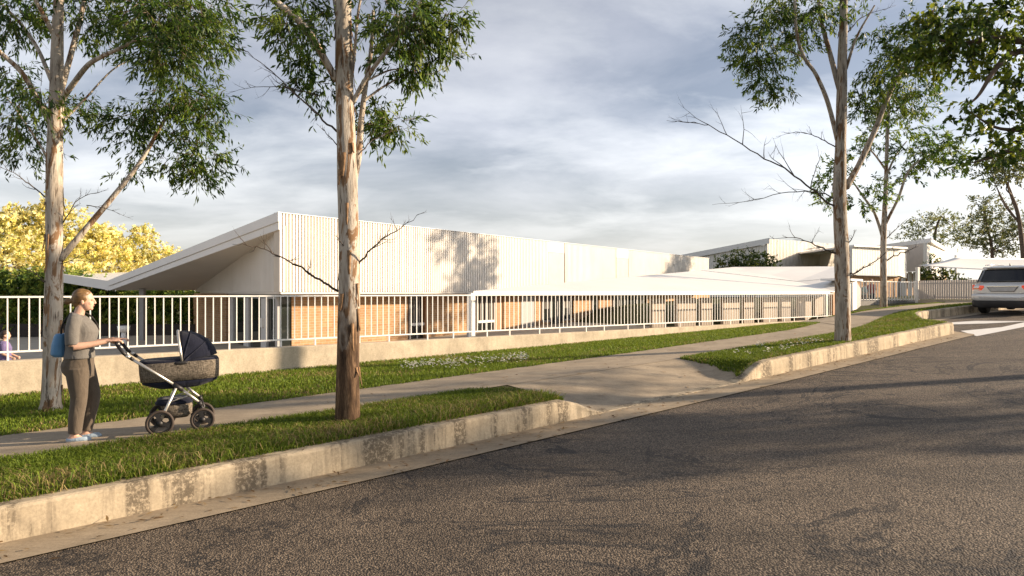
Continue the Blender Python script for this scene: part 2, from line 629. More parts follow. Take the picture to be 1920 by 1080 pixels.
def sheet(name, ul, v0, v1, nv, dz, mat, zf=None):
    b = MB()
    rows = []
    for u in ul:
        a, c = v0(u), v1(u)
        rows.append([W(u, v, (zf or zg)(u, v) + dz) for v in np.linspace(a, c, nv)])
    b.loft(rows, cap=False, closed=False)
    o = tag(b.build(name, mat, smooth=True), kind='structure')
    fixn(o)
    if o.data.polygons[0].normal.z < 0: o.data.flip_normals()
    return o


uf = [-60, -40, -20] + list(np.arange(-12, 34.01, .25)) + [38, 45, 60, 80]
sheet('road', uf, lambda u: -2.2, lambda u: v_k(u) - .50, 3, 0.0, M['asphalt'], lambda u, v: zr(u))
sheet('gutter', uf, lambda u: v_k(u) - .515, lambda u: v_k(u) + .02, 2, 0.006, M['gutter'], lambda u, v: zr(u) + .012 * abs(v - v_k(u)))
sheet('footpath', [x for x in uf if x > -30 and x < 61], v_p, lambda u: v_p(u) + PW, 2, 0.012, M['path'])
ud = list(np.arange(6.55, 10.76, .15))


sheet('driveway', ud, lambda u: v_k(u) + .215 - .2 * (1 if 7.1 <= u <= 10.25 else 0), lambda u: v_p(u) + .02, 10, 0.010, M['path'],
      lambda u, v: max(zg(u, v), zg(u, v_k(u) + .2) if v < v_k(u) + .2 else -9))
# entry path from the gate
b = MB()
rows = []
for k in range(13):
    v = 9.2 + (13.4 - 9.2) * k / 12
    rows.append([W(19.6 + .75 * (v - 9.86) + w, v, zg(19.6 + .75 * (v - 9.86) + w, v) + .02) for w in (0, 1.2, 2.4, 3.6)])
b.loft(rows, cap=False, closed=False)
o = fixn(tag(b.build('entry_path', M['path'], smooth=True), kind='structure'))
if o.data.polygons[0].normal.z < 0: o.data.flip_normals()

sheet('courtyard', [-40, -25, -15, -8, 0, 8, 16, 22, 24], lambda u: 13.27, lambda u: 48.0, 6, 0.02, M['court'], lambda u, v: zw(u) - .45 * (1 - sst(24, 27, u)))
# kerb: rounded profile swept along the verge edge
b = MB()
line = [(u, v_k(u)) for u in ([-30, -20] + list(np.arange(-12, 19.6, .25)))]
for k in range(9):                                   # nose of the build-out
    q = math.pi * k / 8 * .52
    line.append((19.8 + .55 * math.sin(q), 7.31 - .55 * math.cos(q)))
line += [(20.8, 7.72), (22.0, 8.3), (23.2, 8.85), (24.3, 9.2), (25.4, 9.3)] + [(x, 9.3) for x in (27, 29, 32, 36, 45, 60)]
rows = []
for i, (u, v) in enumerate(line):
    a, c = line[max(0, i - 1)], line[min(len(line) - 1, i + 1)]
    tx, ty = c[0] - a[0], c[1] - a[1]
    L = math.hypot(tx, ty); nx, ny = -ty / L, tx / L
    h = KH * (1 - drop(u)) + .004
    if drop(u) > .999: h = .012
    wob = .006 * math.sin(u * 3.1) + .004 * math.sin(u * 7.7)
    prof = [(0, -.15), (0, .0), (.006 + wob, h * .55), (.012, h - .035), (.022, h - .012), (.045, h), (.21, h + .002), (.21, -.15)]
    rows.append([W(u + nx * d, v + ny * d, zr(u) + z) for d, z in prof])
b.loft(rows, cap=True)
fixn(tag(b.build('kerb', M['kerb']), kind='structure'))

# painted wedge beside the parking bay
def road_pt(px, py):
    r = (px - 960) / F
    Y = 20.0
    for _ in range(30):
        u = Y * (UX * r + UY)
        Y = (EYE - zr(u)) * F / (py - HZ)
    u = Y * (UX * r + UY); v = Y * (UX - UY * r)
    return u, v


def paint_poly(name, pix):
    b = MB()
    uv = [road_pt(*p) for p in pix]
    b.face([W(u, v, zr(u) + .009) for u, v in uv])
    o = b.build(name, M['paint'])
    fixn(o)
    if o.data.polygons[0].normal.z < 0: o.data.flip_normals()
    return tag(o, kind='structure')


paint_poly('road_marking', [(1778, 609), (1782, 605), (1830, 602), (1960, 594), (1960, 600), (1850, 607)])
paint_poly('road_marking', [(1801, 621), (1878, 614), (1990, 589), (1990, 593), (1831, 631)])

# ------------------------------------------------------------------ low wall and fence
b = MB()
ul = list(np.arange(-12, 26.6, .5))
rows = []
for u in ul:
    zt = .934
    zb = zw(u) - .5
    rows.append([W(u, 13.0, zb), W(u, 13.0, zt - .012), W(u, 13.012, zt), W(u, 13.24, zt), W(u, 13.25, zt - .01), W(u, 13.25, zb)])
b.loft(rows)
o = fixn(b.build('low_wall', M['wall']))
tag(o, 'long low cream concrete wall under the white bar fence', 'wall')

fence = empty('bar_fence', W(-9.5, 13.12, .934), 0, 'long white steel bar fence standing on the low concrete wall', 'fence')
fo = W(-9.5, 13.12, .934)
fend = 26.3


def fbox(u0, u1, v0, v1, z0, z1, org):
    lo = [W(u0, v0, z0) - org, W(u1, v0, z0) - org, W(u1, v1, z0) - org, W(u0, v1, z0) - org]
    return lo, [p + Vector((0, 0, z1 - z0)) for p in lo]


for z in (1.905, 1.055):
    b = MB(); b.hexa(*fbox(-9.5, fend, 13.10, 13.14, z, z + .028, fo)); b.build('rail', M['white'], fence)
bar_me = None
ub = -9.45
k = 0
while ub < fend:
    if bar_me is None:
        b = MB(); b.hexa(*fbox(0, .019, 13.115, 13.125, 0, .852, W(0, 13.12, 0)))
        o = b.build('bar', M['white'], fence); bar_me = o.data
        b = MB(); b.hexa(*fbox(0, .028, 13.106, 13.134, 0, .125, W(0, 13.12, 0)))
        leg = b.build('fence_foot', M['white'], fence); leg_me = leg.data
        leg.location = W(ub, 13.12, .932) - fo
    else:
        o = bpy.data.objects.new('bar', bar_me); COL.objects.link(o); o.parent = fence
        if k % 12 in (0, 7):
            q = bpy.data.objects.new('fence_foot', leg_me); COL.objects.link(q); q.parent = fence
            q.location = W(ub, 13.12, .932) - fo
    o.location = W(ub, 13.12, 1.062) - fo
    ub += .137; k += 1

# ------------------------------------------------------------------ main building
C = Vector((-6.8, 20.0, 0)); E = Vector((.6, .8, 0)); N = Vector((-.8, .6, 0))
LEN = 34.1


def FB(s, d, z): return Vector((C.x + E.x * s + N.x * d, C.y + E.y * s + N.y * d, z))


def fb_box(b, s0, s1, d0, d1, z0, z1):
    return b.hexa([FB(s0, d0, z0), FB(s1, d0, z0), FB(s1, d1, z0), FB(s0, d1, z0)],
                  [FB(s0, d0, z1), FB(s1, d0, z1), FB(s1, d1, z1), FB(s0, d1, z1)])


def fs(px, d=.95):
    return line_at(px, FB(0, d, 0), E)


hall = empty('school_hall', (0, 0, 0), 0, 'long low building with cream ribbed upper wall and upswept roof', 'building')
b = MB()
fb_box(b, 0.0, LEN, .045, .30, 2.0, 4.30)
fixn(b.build('cladding_backing', M['clad_gap_shade'], hall))
b = MB()
panels = [(fs(1028, 0), fs(1058, 0)), (fs(1156, 0), fs(1178, 0))]
s = .0
k = 0
while s < LEN - .06:
    if not any(a - .06 < s < c for a, c in panels):
        fb_box(b, s, s + .058, 0, .044, 2.0 - .004 * (k % 2), 4.303)
    s += .112; k += 1
fixn(b.build('ribbed_cladding', M['clad'], hall, kind='stuff'))
for a, c in panels:
    b = MB(); fb_box(b, a, c, .012, .043, 2.35, 3.82); fixn(b.build('flush_panel', M['beige'], hall))
    for z0, z1 in ((3.83, 4.3), (2.0, 2.34)):
        b = MB(); fb_box(b, a, c, 0, .043, z0, z1); fixn(b.build('panel_infill', M['clad'], hall))
# roof slab: falls away from the facade to a valley
DV = 11.06
b = MB()
b.hexa([FB(-.02, .06, 3.83), FB(LEN, .06, 3.83), FB(LEN, DV, 2.06), FB(-.02, DV, 2.06)],
       [FB(-.02, .06, 4.312), FB(LEN, .06, 4.312), FB(LEN, DV, 2.42), FB(-.02, DV, 2.42)])
roof = fixn(b.build('roof', M['soffit'], hall))
b = MB()
b.hexa([FB(-.10, -.06, 4.05), FB(-.022, -.06, 4.05), FB(-.022, DV, 2.215), FB(-.10, DV + .05, 2.215)],
       [FB(-.10, -.06, 4.33), FB(-.022, -.06, 4.33), FB(-.022, DV, 2.435), FB(-.10, DV + .05, 2.435)])
fixn(b.build('upper_fascia', M['fascia'], roof))
b = MB()
b.hexa([FB(-.06, -.03, 3.82), FB(-.021, -.03, 3.82), FB(-.021, DV, 2.05), FB(-.06, DV, 2.05)],
       [FB(-.06, -.03, 4.04), FB(-.021, -.03, 4.04), FB(-.021, DV, 2.205), FB(-.06, DV, 2.205)])
fixn(b.build('lower_fascia', M['fascia'], roof))
b = MB(); fb_box(b, 0, LEN, -.012, .30, 4.316, 4.335); fixn(b.build('ridge_capping', M['fascia'], roof))
# rising wing left of the valley
V_ = P(206, 527, 26.6); L_ = P(112, 513, 29.4); BL = P(112, 510, 41); BR = P(245, 510, 39)
b = MB(); b.hexa([Vector((p.x, p.y, p.z - .36)) for p in (V_, L_, BL, BR)], [V_, L_, BL, BR]); fixn(b.build('wing_roof', M['fascia'], roof))
# gable wall (skewed end)
WP = Vector((-13.6, 29.3, 0)); G = (WP - C); GL = G.length; G.normalize()
gin = Vector((G.y, -G.x, 0));
if gin.dot(E) < 0: gin = -gin
b = MB()


def soff(p):
    d = (p - C).dot(N)
    return 3.82 - 1.76 * d / DV


def gw(t0, t1, o0, o1, b):
    lo, hi = [], []
    for t_, o_ in ((t0, o0), (t1, o0), (t1, o1), (t0, o1)):
        p = C + G * t_ + gin * o_
        lo.append(Vector((p.x, p.y, 2.0))); hi.append(Vector((p.x, p.y, max(2.02, soff(p) + .12))))
    b.hexa(lo, hi)


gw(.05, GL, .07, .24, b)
fixn(b.build('gable_backing', M['clad_gap_shade'], hall))
b = MB()
t_ = .05
while t_ < GL - .1:
    gw(t_, t_ + .062, 0, .07, b); t_ += .125
fixn(b.build('gable_cladding', M['clad'], hall))
b = MB(); uc = [FB(.05, .03, 0), FB(LEN, .03, 0), FB(LEN, 10.5, 0), C + G * 10.9 + gin * .06]
b.hexa([Vector((p.x, p.y, 1.93)) for p in uc], [Vector((p.x, p.y, 1.995)) for p in uc]); fixn(b.build('undercroft_ceiling', M['soffit'], hall))

# lower gable wall and glazed doors
Q = FB(.42, .95, 0)
gout = -gin


def gq(px): return line_at(px, Q, G)


def gbox(b, t0, t1, o0, o1, z0, z1):
    lo = [Q + G * t0 + gin * o0, Q + G * t1 + gin * o0, Q + G * t1 + gin * o1, Q + G * t0 + gin * o1]
    return b.hexa([Vector((p.x, p.y, z0)) for p in lo], [Vector((p.x, p.y, z1)) for p in lo])


b = MB(); gbox(b, gq(423), gq(362), 0, .25, -.4, 1.93); fixn(b.build('brick_wall', M['brick'], hall))
b = MB(); gbox(b, gq(512), gq(424), .18, .22, -.3, 1.93); door = fixn(b.build('glazed_doors', M['glass'], hall))
for a, c in ((424, 431), (451, 460), (483, 493)):
    b = MB(); gbox(b, gq(c), gq(a), .1, .175, -.3, 1.93); fixn(b.build('door_frame', M['frame'], door))
b = MB(); gbox(b, gq(512), gq(424), .09, .176, 1.78, 1.93); fixn(b.build('door_head', M['grey_frame'], door))
b = MB(); gbox(b, gq(489), gq(486), .03, .10, .85, 1.15); fixn(b.build('handle', M['white'], door))
b = MB()
fb_box(b, fs(524), fs(547), .98, 1.02, -.3, 1.93); side = fixn(b.build('corner_glazing', M['glass'], hall))
b = MB(); fb_box(b, fs(519), fs(524), .92, 1.04, -.3, 1.93); fixn(b.build('corner_post', M['grey_frame'], side))


def brickseg(a, c, z0=-.4, z1=1.93, d0=.95):
    b = MB(); fb_box(b, fs(a, d0), fs(c, d0), d0, d0 + .24, z0, z1); return fixn(b.build('brick_wall', M['brick'], hall))


def window(a, c, z0, z1, transoms=(), mull=0, blind=False, d=1.04):
    b = MB(); fb_box(b, fs(a, d), fs(c, d), d, d + .03, z0, z1)
    w = fixn(b.build('window', M['glass'], hall))
    s0, s1 = fs(a, d), fs(c, d)
    b = MB()
    fw = .07
    for (x0, x1, y0, y1) in ((s0, s0 + fw, z0, z1), (s1 - fw, s1, z0, z1), (s0 + fw, s1 - fw, z1 - fw, z1), (s0 + fw, s1 - fw, z0, z0 + fw)):
        fb_box(b, x0, x1, d - .06, d - .003, y0, y1)
    for k in range(mull):
        x = s0 + (s1 - s0) * (k + 1) / (mull + 1)
        fb_box(b, x - .03, x + .03, d - .058, d - .003, z0 + fw, z1 - fw)
    fixn(b.build('frame', M['grey_frame'], w))
    for z in transoms:
        b = MB(); fb_box(b, s0 + fw, s1 - fw, d - .09, d - .004, z, z + .10); fixn(b.build('transom', M['white'], w))
    if blind:
        b = MB()
        n = max(4, int((s1 - s0) / .16))
        for k in range(n):
            x = s0 + fw + (s1 - s0 - 2 * fw) * (k + .3) / n
            fb_box(b, x, x + .05, d - .03, d - .0035, z0 + .45 * (z1 - z0), z1 - fw)
        fixn(b.build('blind', M['blind'], w, kind=None))
    return w


brickseg(547, 765)
window(765.5, 795.5, -.35, 1.93, (.72,), 1, True)
b = MB(); fb_box(b, fs(796), fs(803), .90, 1.15, -.35, 1.93); fixn(b.build('timber_reveal', M['timber'], hall))
brickseg(803.5, 891)
window(892, 926, -.35, 1.93, (.68,), 1, True)
b = MB(); fb_box(b, fs(927), fs(944), 1.0, 1.2, -.35, 1.93); fixn(b.build('timber_reveal', M['timber'], hall))
brickseg(944.5, 976)
b = MB(); fb_box(b, fs(977), fs(1001), .94, 1.2, -.35, 1.93); fixn(b.build('grey_panel', M['grey_frame'], hall))
brickseg(1002, 1014)
window(1014.5, 1031, .55, 1.93, (), 0, True)
brickseg(1014.5, 1031, -.4, .545)
window(1032, 1055, -.35, 1.93, (), 1)
window(1055.5, 1075, .55, 1.93, (), 1, True)
brickseg(1055.5, 1075, -.4, .545)
brickseg(1075.5, 1108)
window(1108.5, 1122, -.35, 1.93, (), 0)
brickseg(1122.5, 1147)
window(1148, 1212, -.35, 1.93, (), 5)
brickseg(1212.5, 1330)
b = MB(); c0 = P(267, 560, 27.2); b.box((c0.x - .09, c0.y - .09, -.5), (c0.x + .09, c0.y + .09, 2.12)); b.build('column', M['grey_frame'], hall)
# dark inside so that the undercroft is closed behind the glazing
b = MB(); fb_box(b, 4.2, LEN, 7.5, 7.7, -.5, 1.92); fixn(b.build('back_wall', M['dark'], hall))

# ------------------------------------------------------------------ street canopy in front
canopy = empty('folded_canopy', W(u_at(890, 13.45), 13.45, -.2), 0, 'wide white folded canopy roof between the bar fence and the ribbed building', 'canopy')
co = canopy.location.copy()


def slab(b, pts, th, org):
    pts = [Vector(p) - org for p in pts]
    b.hexa([p - Vector((0, 0, th)) for p in pts], pts)


A0 = P(888, 545.5, 16.45); A1 = P(1566, 546, 27.4); A2 = P(1566, 522, 31.0); A3 = P(1495, 528, 31); A4 = P(1314, 507, 34)
B1 = P(1378, 500.5, 39); B2 = P(1566, 499.5, 39)
b = MB(); slab(b, [A0, A1, A2, A3, A4], .10, co); fixn(b.build('front_roof_panel', M['roof_white'], canopy))
up = Vector((0, 0, .02))
b = MB(); slab(b, [A4 + up, A3 + up, A2 + up, B2, B1], .10, co); fixn(b.build('back_roof_panel', M['roof_white'], canopy))
for (px, v) in ((885, 13.42), (1548, 13.5)):
    u = u_at(px, v); p = W(u, v)
    b = MB(); b.hexa(*fbox(u - .065, u + .065, v - .05, v + .05, -.5 if u < 20 else .2, 1.97, co)); fixn(b.build('post', M['white'], canopy))
u = u_at(880.5, 13.55)
b = MB(); b.hexa(*fbox(u - .05, u + .05, 13.52, 13.6, -.5, 1.96, co)); fixn(b.build('downpipe', M['grey_frame'], canopy))


b = MB(); ua, ub_ = u_at(1222, 14.0), u_at(1557, 14.0)
for k in range(9):
    a = ua + (ub_ - ua) * k / 9; c_ = ua + (ub_ - ua) * (k + 1) / 9 - (.30 if k % 2 else .62)
    b = MB(); b.hexa(*fbox(a, c_, 13.98 + .004 * (k % 2), 14.1, 0.0, 1.80 - (.0 if k % 3 else .02), co)); fixn(b.build('screen_panel', M['screen'], canopy))

# ------------------------------------------------------------------ far buildings
def yq(Y): return Y


def ribbed(b, p0, p1, z0, z1a, z1b, pitch, w, dep, nrm):
    """vertical battens on the plan segment p0-p1, top sloping from z1a to z1b"""
    d = (p1 - p0); L = d.length; d = d.normalized()
    s = 0.0
    while s < L - w:
        za = z1a + (z1b - z1a) * s / L; zb = z1a + (z1b - z1a) * (s + w) / L
        a = p0 + d * s; c = p0 + d * (s + w)
        lo = [a, c, c + nrm * dep, a + nrm * dep]
        b.hexa([Vector((q.x, q.y, z0)) for q in lo],
               [Vector((lo[0].x, lo[0].y, za)), Vector((lo[1].x, lo[1].y, zb)), Vector((lo[2].x, lo[2].y, zb)), Vector((lo[3].x, lo[3].y, za))])
        s += pitch


def wallseg(b, p0, p1, z0, za, zb, th, nrm):
    lo = [p0, p1, p1 + nrm * th, p0 + nrm * th]
    hz = [za, zb, zb, za]
    b.hexa([Vector((q.x, q.y, z0)) for q in lo], [Vector((q.x, q.y, h)) for q, h in zip(lo, hz)])


def flat(p): return Vector((p.x, p.y, 0))


# middle building
mid = empty('school_block', (0, 0, 0), 0, 'cream ribbed block with sloping roof behind the round green bush', 'building')
c1 = P(1438, 448, 58); c2 = P(1606, 461, 70); gl = P(1262, 482, 66)
nb = Vector((-.25, .97, 0))
b = MB(); wallseg(b, flat(c1), flat(c2), .5, c1.z, c2.z, .3, nb); ribbed(b, flat(c1), flat(c2), 2.6, c1.z, c2.z, .26, .13, -.09, nb)
fixn(b.build('ribbed_wall', M['clad'], mid))
b = MB(); wallseg(b, flat(gl), flat(c1), .5, gl.z - .25, c1.z - .5, .3, nb); ribbed(b, flat(gl), flat(c1), 2.6, gl.z - .25, c1.z - .5, .26, .13, -.09, nb)
fixn(b.build('gable_wall', M['clad'], mid))
b = MB()
off = Vector((0, -.45, 0))
q = [gl + off, c1 + off + Vector((.05, 0, 0)), c1 + Vector((-6, 22, -1.6)), gl + Vector((-3, 20, -1.6))]
b.hexa([p - Vector((0, 0, .42)) for p in q], [p + Vector((0, 0, .06)) for p in q]); fixn(b.build('roof', M['fascia'], mid))
b = MB()
for a, c in ((1536, 1556),):
    r0 = line_at(a, c1, c2 - c1); r1 = line_at(c, c1, c2 - c1)
    p0, p1 = c1 + (c2 - c1) * r0, c1 + (c2 - c1) * r1
    wallseg(b, flat(p0) + Vector((0, -.16, 0)), flat(p1) + Vector((0, -.16, 0)), 3.9, 5.9, 5.9, .1, nb)
fixn(b.build('flush_panel', M['soffit'], mid))
# nearer white box
box = empty('white_pavilion', (0, 0, 0), 0, 'white box shaped upper storey over a timber ground floor beside the thin gum', 'building')
d1 = P(1598, 463, 52); d2 = P(1688, 467, 56); d3 = P(1700, 467, 66)
b = MB()
wallseg(b, flat(d1), flat(d2), 3.30, d1.z, d2.z, .3, Vector((-.2, 1, 0)))
ribbed(b, flat(d1), flat(d2), 3.32, d1.z - .01, d2.z - .01, .24, .14, -.015, Vector((-.2, 1, 0)))
fixn(b.build('upper_wall', M['clad'], box))
b = MB(); wallseg(b, flat(d2) + Vector((.02, .05, 0)), flat(d3), 3.3, d2.z, d3.z, .3, Vector((-1, .1, 0))); fixn(b.build('side_wall', M['clad'], box))
b = MB(); wallseg(b, flat(P(1600, 0, 53.5)), flat(P(1686, 0, 57.5)), .2, 3.28, 3.28, .3, Vector((-.2, 1, 0))); fixn(b.build('timber_wall', M['brick'], box))
for a in (1618, 1634, 1648, 1668, 1678):
    p = P(a, 0, 54.0 + (a - 1600) * .045); b = MB(); b.box((p.x - .35, p.y - .10, .6), (p.x + .35, p.y + .05, 3.1)); b.build('window', M['glass'], box)
b = MB()
q = [d1 + Vector((0, -.3, 0)), d2 + Vector((.2, -.3, 0)), d3 + Vector((.2, 0, 0)), d1 + Vector((0, 14, 0))]
b.hexa([p + Vector((0, 0, .01)) for p in q], [p + Vector((0, 0, .15)) for p in q]); fixn(b.build('roof', M['fascia'], box))
# end building with the raised corner
end = empty('raised_end_block', (0, 0, 0), 0, 'small ribbed block with a slanted white roof in front of the feathery trees', 'building')
e1 = P(1686, 461, 70); e2 = P(1738, 449, 66); e3 = P(1771, 466, 80)
nb2 = Vector((-.1, 1, 0))
b = MB(); wallseg(b, flat(e1), flat(e2), 4.0, e1.z - .1, e2.z - .3, .3, nb2); ribbed(b, flat(e1), flat(e2), 4.0, e1.z - .15, e2.z - .35, .30, .15, -.1, nb2)
fixn(b.build('ribbed_wall', M['beige'], end))
b = MB(); wallseg(b, flat(e2), flat(e3), 3.4, e2.z - .3, e3.z - .3, .3, Vector((-1, .3, 0))); fixn(b.build('side_wall', M['clad'], end))
b = MB()
for a, c in ((.12, .22), (.72, .92)):
    p0, p1 = e2 + (e3 - e2) * a, e2 + (e3 - e2) * c
    wallseg(b, flat(p0) + Vector((.03, -.03, 0)), flat(p1) + Vector((.03, -.03, 0)), 3.9, 5.8, 5.6, .05, Vector((-1, .3, 0)))
fixn(b.build('window', M['glass'], end))
b = MB()
el = P(1636, 463, 74)
q = [el, e2 + Vector((.15, -.4, 0)), e3 + Vector((.2, 0, 0)), el + Vector((4, 14, 0))]
b.hexa([p - Vector((0, 0, .3)) for p in q], [p + Vector((0, 0, .1)) for p in q]); fixn(b.build('roof', M['fascia'], end))
b = MB(); wallseg(b, flat(P(1690, 0, 72)), flat(P(1775, 0, 82)), .5, 4.0, 4.0, .3, nb2); fixn(b.build('timber_wall', M['brick'], end))
for a in (1694, 1706, 1716):
    p = P(a, 0, 69); b = MB(); b.box((p.x - .14, p.y - .14, .8), (p.x + .14, p.y + .14, 4.0)); b.build('column', M['clad'], end)

# gate house and right hand fences
gate = empty('gate_wall', P(1600, 585, 29), 0, 'cream gate wall and dark gate panel behind the large gum by the path', 'gate')
go = gate.location.copy()


def slabp(b, px0, px1, Y0, Y1, z0, z1, th, org, z1b=None):
    p0, p1 = flat(P(px0, 0, Y0)), flat(P(px1, 0, Y1))
    o2 = Vector((org.x, org.y, org.z))
    d = (p1 - p0).normalized(); n = Vector((-d.y, d.x, 0)) * th
    lo = [p0, p1, p1 + n, p0 + n]
    hz = [z1, z1b or z1, z1b or z1, z1]
    b.hexa([Vector((q.x, q.y, z0)) - o2 for q in lo], [Vector((q.x, q.y, h)) - o2 for q, h in zip(lo, hz)])


b = MB(); slabp(b, 1594, 1607, 28.6, 29.6, .6, 2.33, .16, go, 2.46); fixn(b.build('wall_panel', M['clad'], gate))
b = MB(); slabp(b, 1607.3, 1615, 29.8, 33, .7, 2.40, .12, go, 2.1); fixn(b.build('side_panel', M['grey_frame'], gate))
b = MB(); slabp(b, 1562, 1568, 26.7, 26.9, .5, 1.98, .12, go); fixn(b.build('dark_post', M['timber'], gate))
b = MB(); slabp(b, 1586, 1618, 28.3, 30.5, 2.47, 2.56, 1.0, go); fixn(b.build('gate_roof', M['fascia'], gate))

bw = tag(MB().build('grey_garden_wall', M['grey_wall']), 'short dark grey wall under the thin white bars by the gate', 'wall')
b = MB(); slabp(b, 1614, 1722, 32.5, 35.5, .7, 1.56, .22, Vector()); o = fixn(b.build('tmp', M['grey_wall'])); bw.data = o.data; bpy.data.objects.remove(o)
gf = empty('short_bar_fence', P(1614, 563, 32.6), 0, 'short fence of thin white bars on the dark grey wall', 'fence')
fo2 = gf.location.copy()
for z in (1.60, 2.48):
    b = MB(); slabp(b, 1614, 1721, 32.6, 35.6, z, z + .035, .03, fo2); fixn(b.build('rail', M['white'], gf))
me = None
for k in range(21):
    f_ = k / 20
    p = flat(P(1614 + 106 * f_, 0, 32.58 + 3.0 * f_ * .97))
    if me is None:
        b = MB(); b.box((-.022, -.02, 0), (.022, .02, .95)); o = b.build('bar', M['white'], gf); me = o.data
    else:
        o = bpy.data.objects.new('bar', me); COL.objects.link(o); o.parent = gf
    o.location = Vector((p.x, p.y, 1.55)) - fo2
# slatted fence
sf = empty('slatted_fence', P(1724, 566, 34), 0, 'beige close slatted fence panels running behind the parked car', 'fence')
so = sf.location.copy()
s0, s1 = flat(P(1723, 0, 34.6)), flat(P(1905, 0, 30.5))
sd = (s1 - s0).normalized(); sn = Vector((-sd.y, sd.x, 0))
L = (s1 - s0).length
me = None
n = int(L / .115)
for k in range(n):
    p = s0 + sd * (k * .115)
    if me is None:
        b = MB(); lo = [Vector(), sd * .096, sd * .096 + sn * .03, sn * .03]
        b.hexa(lo, [q + Vector((0, 0, .93)) for q in lo]); o = b.build('slat', M['beige'], sf); me = o.data
    else:
        o = bpy.data.objects.new('slat', me); COL.objects.link(o); o.parent = sf
    o.location = Vector((p.x, p.y, 1.63 + .0005 * k)) - so
for z in (1.72, 2.4):
    b = MB(); lo = [s0 + sn * .032, s1 + sn * .032, s1 + sn * .07, s0 + sn * .07]
    b.hexa([Vector((q.x, q.y, z)) - so for q in lo], [Vector((q.x, q.y, z + .05)) - so for q in lo]); fixn(b.build('rail', M['beige'], sf))
b = MB(); lo = [s0 - sd * .16 - sn * .05, s0 - sd * .02 - sn * .05, s0 - sd * .02 + sn * .1, s0 - sd * .16 + sn * .1]
b.hexa([Vector((q.x, q.y, .9)) - so for q in lo], [Vector((q.x, q.y, 3.25)) - so for q in lo]); fixn(b.build('end_post', M['clad'], sf))
b = MB(); lo = [s0 - sn * .06, s1 - sn * .06, s1 + sn * .12, s0 + sn * .12]
b.hexa([Vector((q.x, q.y, .9)) for q in lo], [Vector((q.x, q.y, 1.60)) for q in lo])
tag(fixn(b.build('slat_fence_plinth', M['wall'])), 'low cream plinth wall under the beige slatted fence', 'wall')
# shade sail
sail = empty('shade_sail', P(1724, 560, 36), 0, 'pale triangular shade sail stretched above the slatted fence', 'shade sail')
so = sail.location.copy()
ca, cb_, cc, cd = P(1722, 497, 36), P(1985, 484, 39), P(1905, 507, 34.5), P(1792, 482.5, 46)
rows = []
for i in range(11):
    a = i / 10
    r = []
    for j in range(11):
        c_ = j / 10
        p = (ca * (1 - a) + cd * a) * (1 - c_) + (cc * (1 - a) + cb_ * a) * c_
        sag = -.9 * a * (1 - a) - .5 * c_ * (1 - c_)
        p = p + Vector((0, 0, sag * .35)); r.append(p - so)
    rows.append(r)
b = MB(); b.loft(rows, cap=False, closed=False); o = fixn(b.build('cloth', M['sail'], sail, smooth=True))
o.modifiers.new('thick', 'SOLIDIFY').thickness = .02
for p in (cc, cb_, cd):
    b = MB(); b.tube([Vector((p.x, p.y, .8)) - so, Vector((p.x, p.y, p.z + .15)) - so], .07, 10); b.build('pole', M['white'], sail)

# ------------------------------------------------------------------ foliage tools
LEAF2 = np.array([[0, 0, 0], [.45, .5, .12], [1, 0, 0], [.45, -.5, .12]])   # folded lance leaf: length along x


def leaf_geo(pos, dirs, ups, length, width, bend=.0):
    """arrays -> verts (n*4,3)"""
    n = len(pos)
    d = dirs / np.linalg.norm(dirs, axis=1, keepdims=True)
    s = np.cross(d, ups); s /= np.linalg.norm(s, axis=1, keepdims=True) + 1e-9
    w = np.cross(s, d)
    v = np.zeros((n, 4, 3))
    for k in range(4):
        v[:, k] = pos + d * (LEAF2[k, 0] * length)[:, None] + s * (LEAF2[k, 1] * width)[:, None] + w * (LEAF2[k, 2] * width)[:, None]
    return v.reshape(-1, 3)


def leaf_faces(n):
    i = np.arange(n)[:, None] * 4
    f = np.concatenate([i + np.array([[0, 2, 1]]), i + np.array([[0, 3, 2]])], 1)
    return f.ravel(), np.full(n * 2, 3)


PAL_GUM = np.array([[.024, .055, .010], [.042, .086, .012], [.070, .125, .015], [.115, .165, .018]])
PAL_YEL = np.array([[.62, .57, .20], [.74, .69, .32], [.80, .77, .46], [.44, .43, .12]])
PAL_HEDGE = np.array([[.028, .052, .012], [.048, .080, .016], [.085, .115, .02], [.13, .15, .028]])
PAL_FAR = np.array([[.095, .115, .042], [.13, .15, .052], [.18, .185, .062], [.08, .10, .038]])


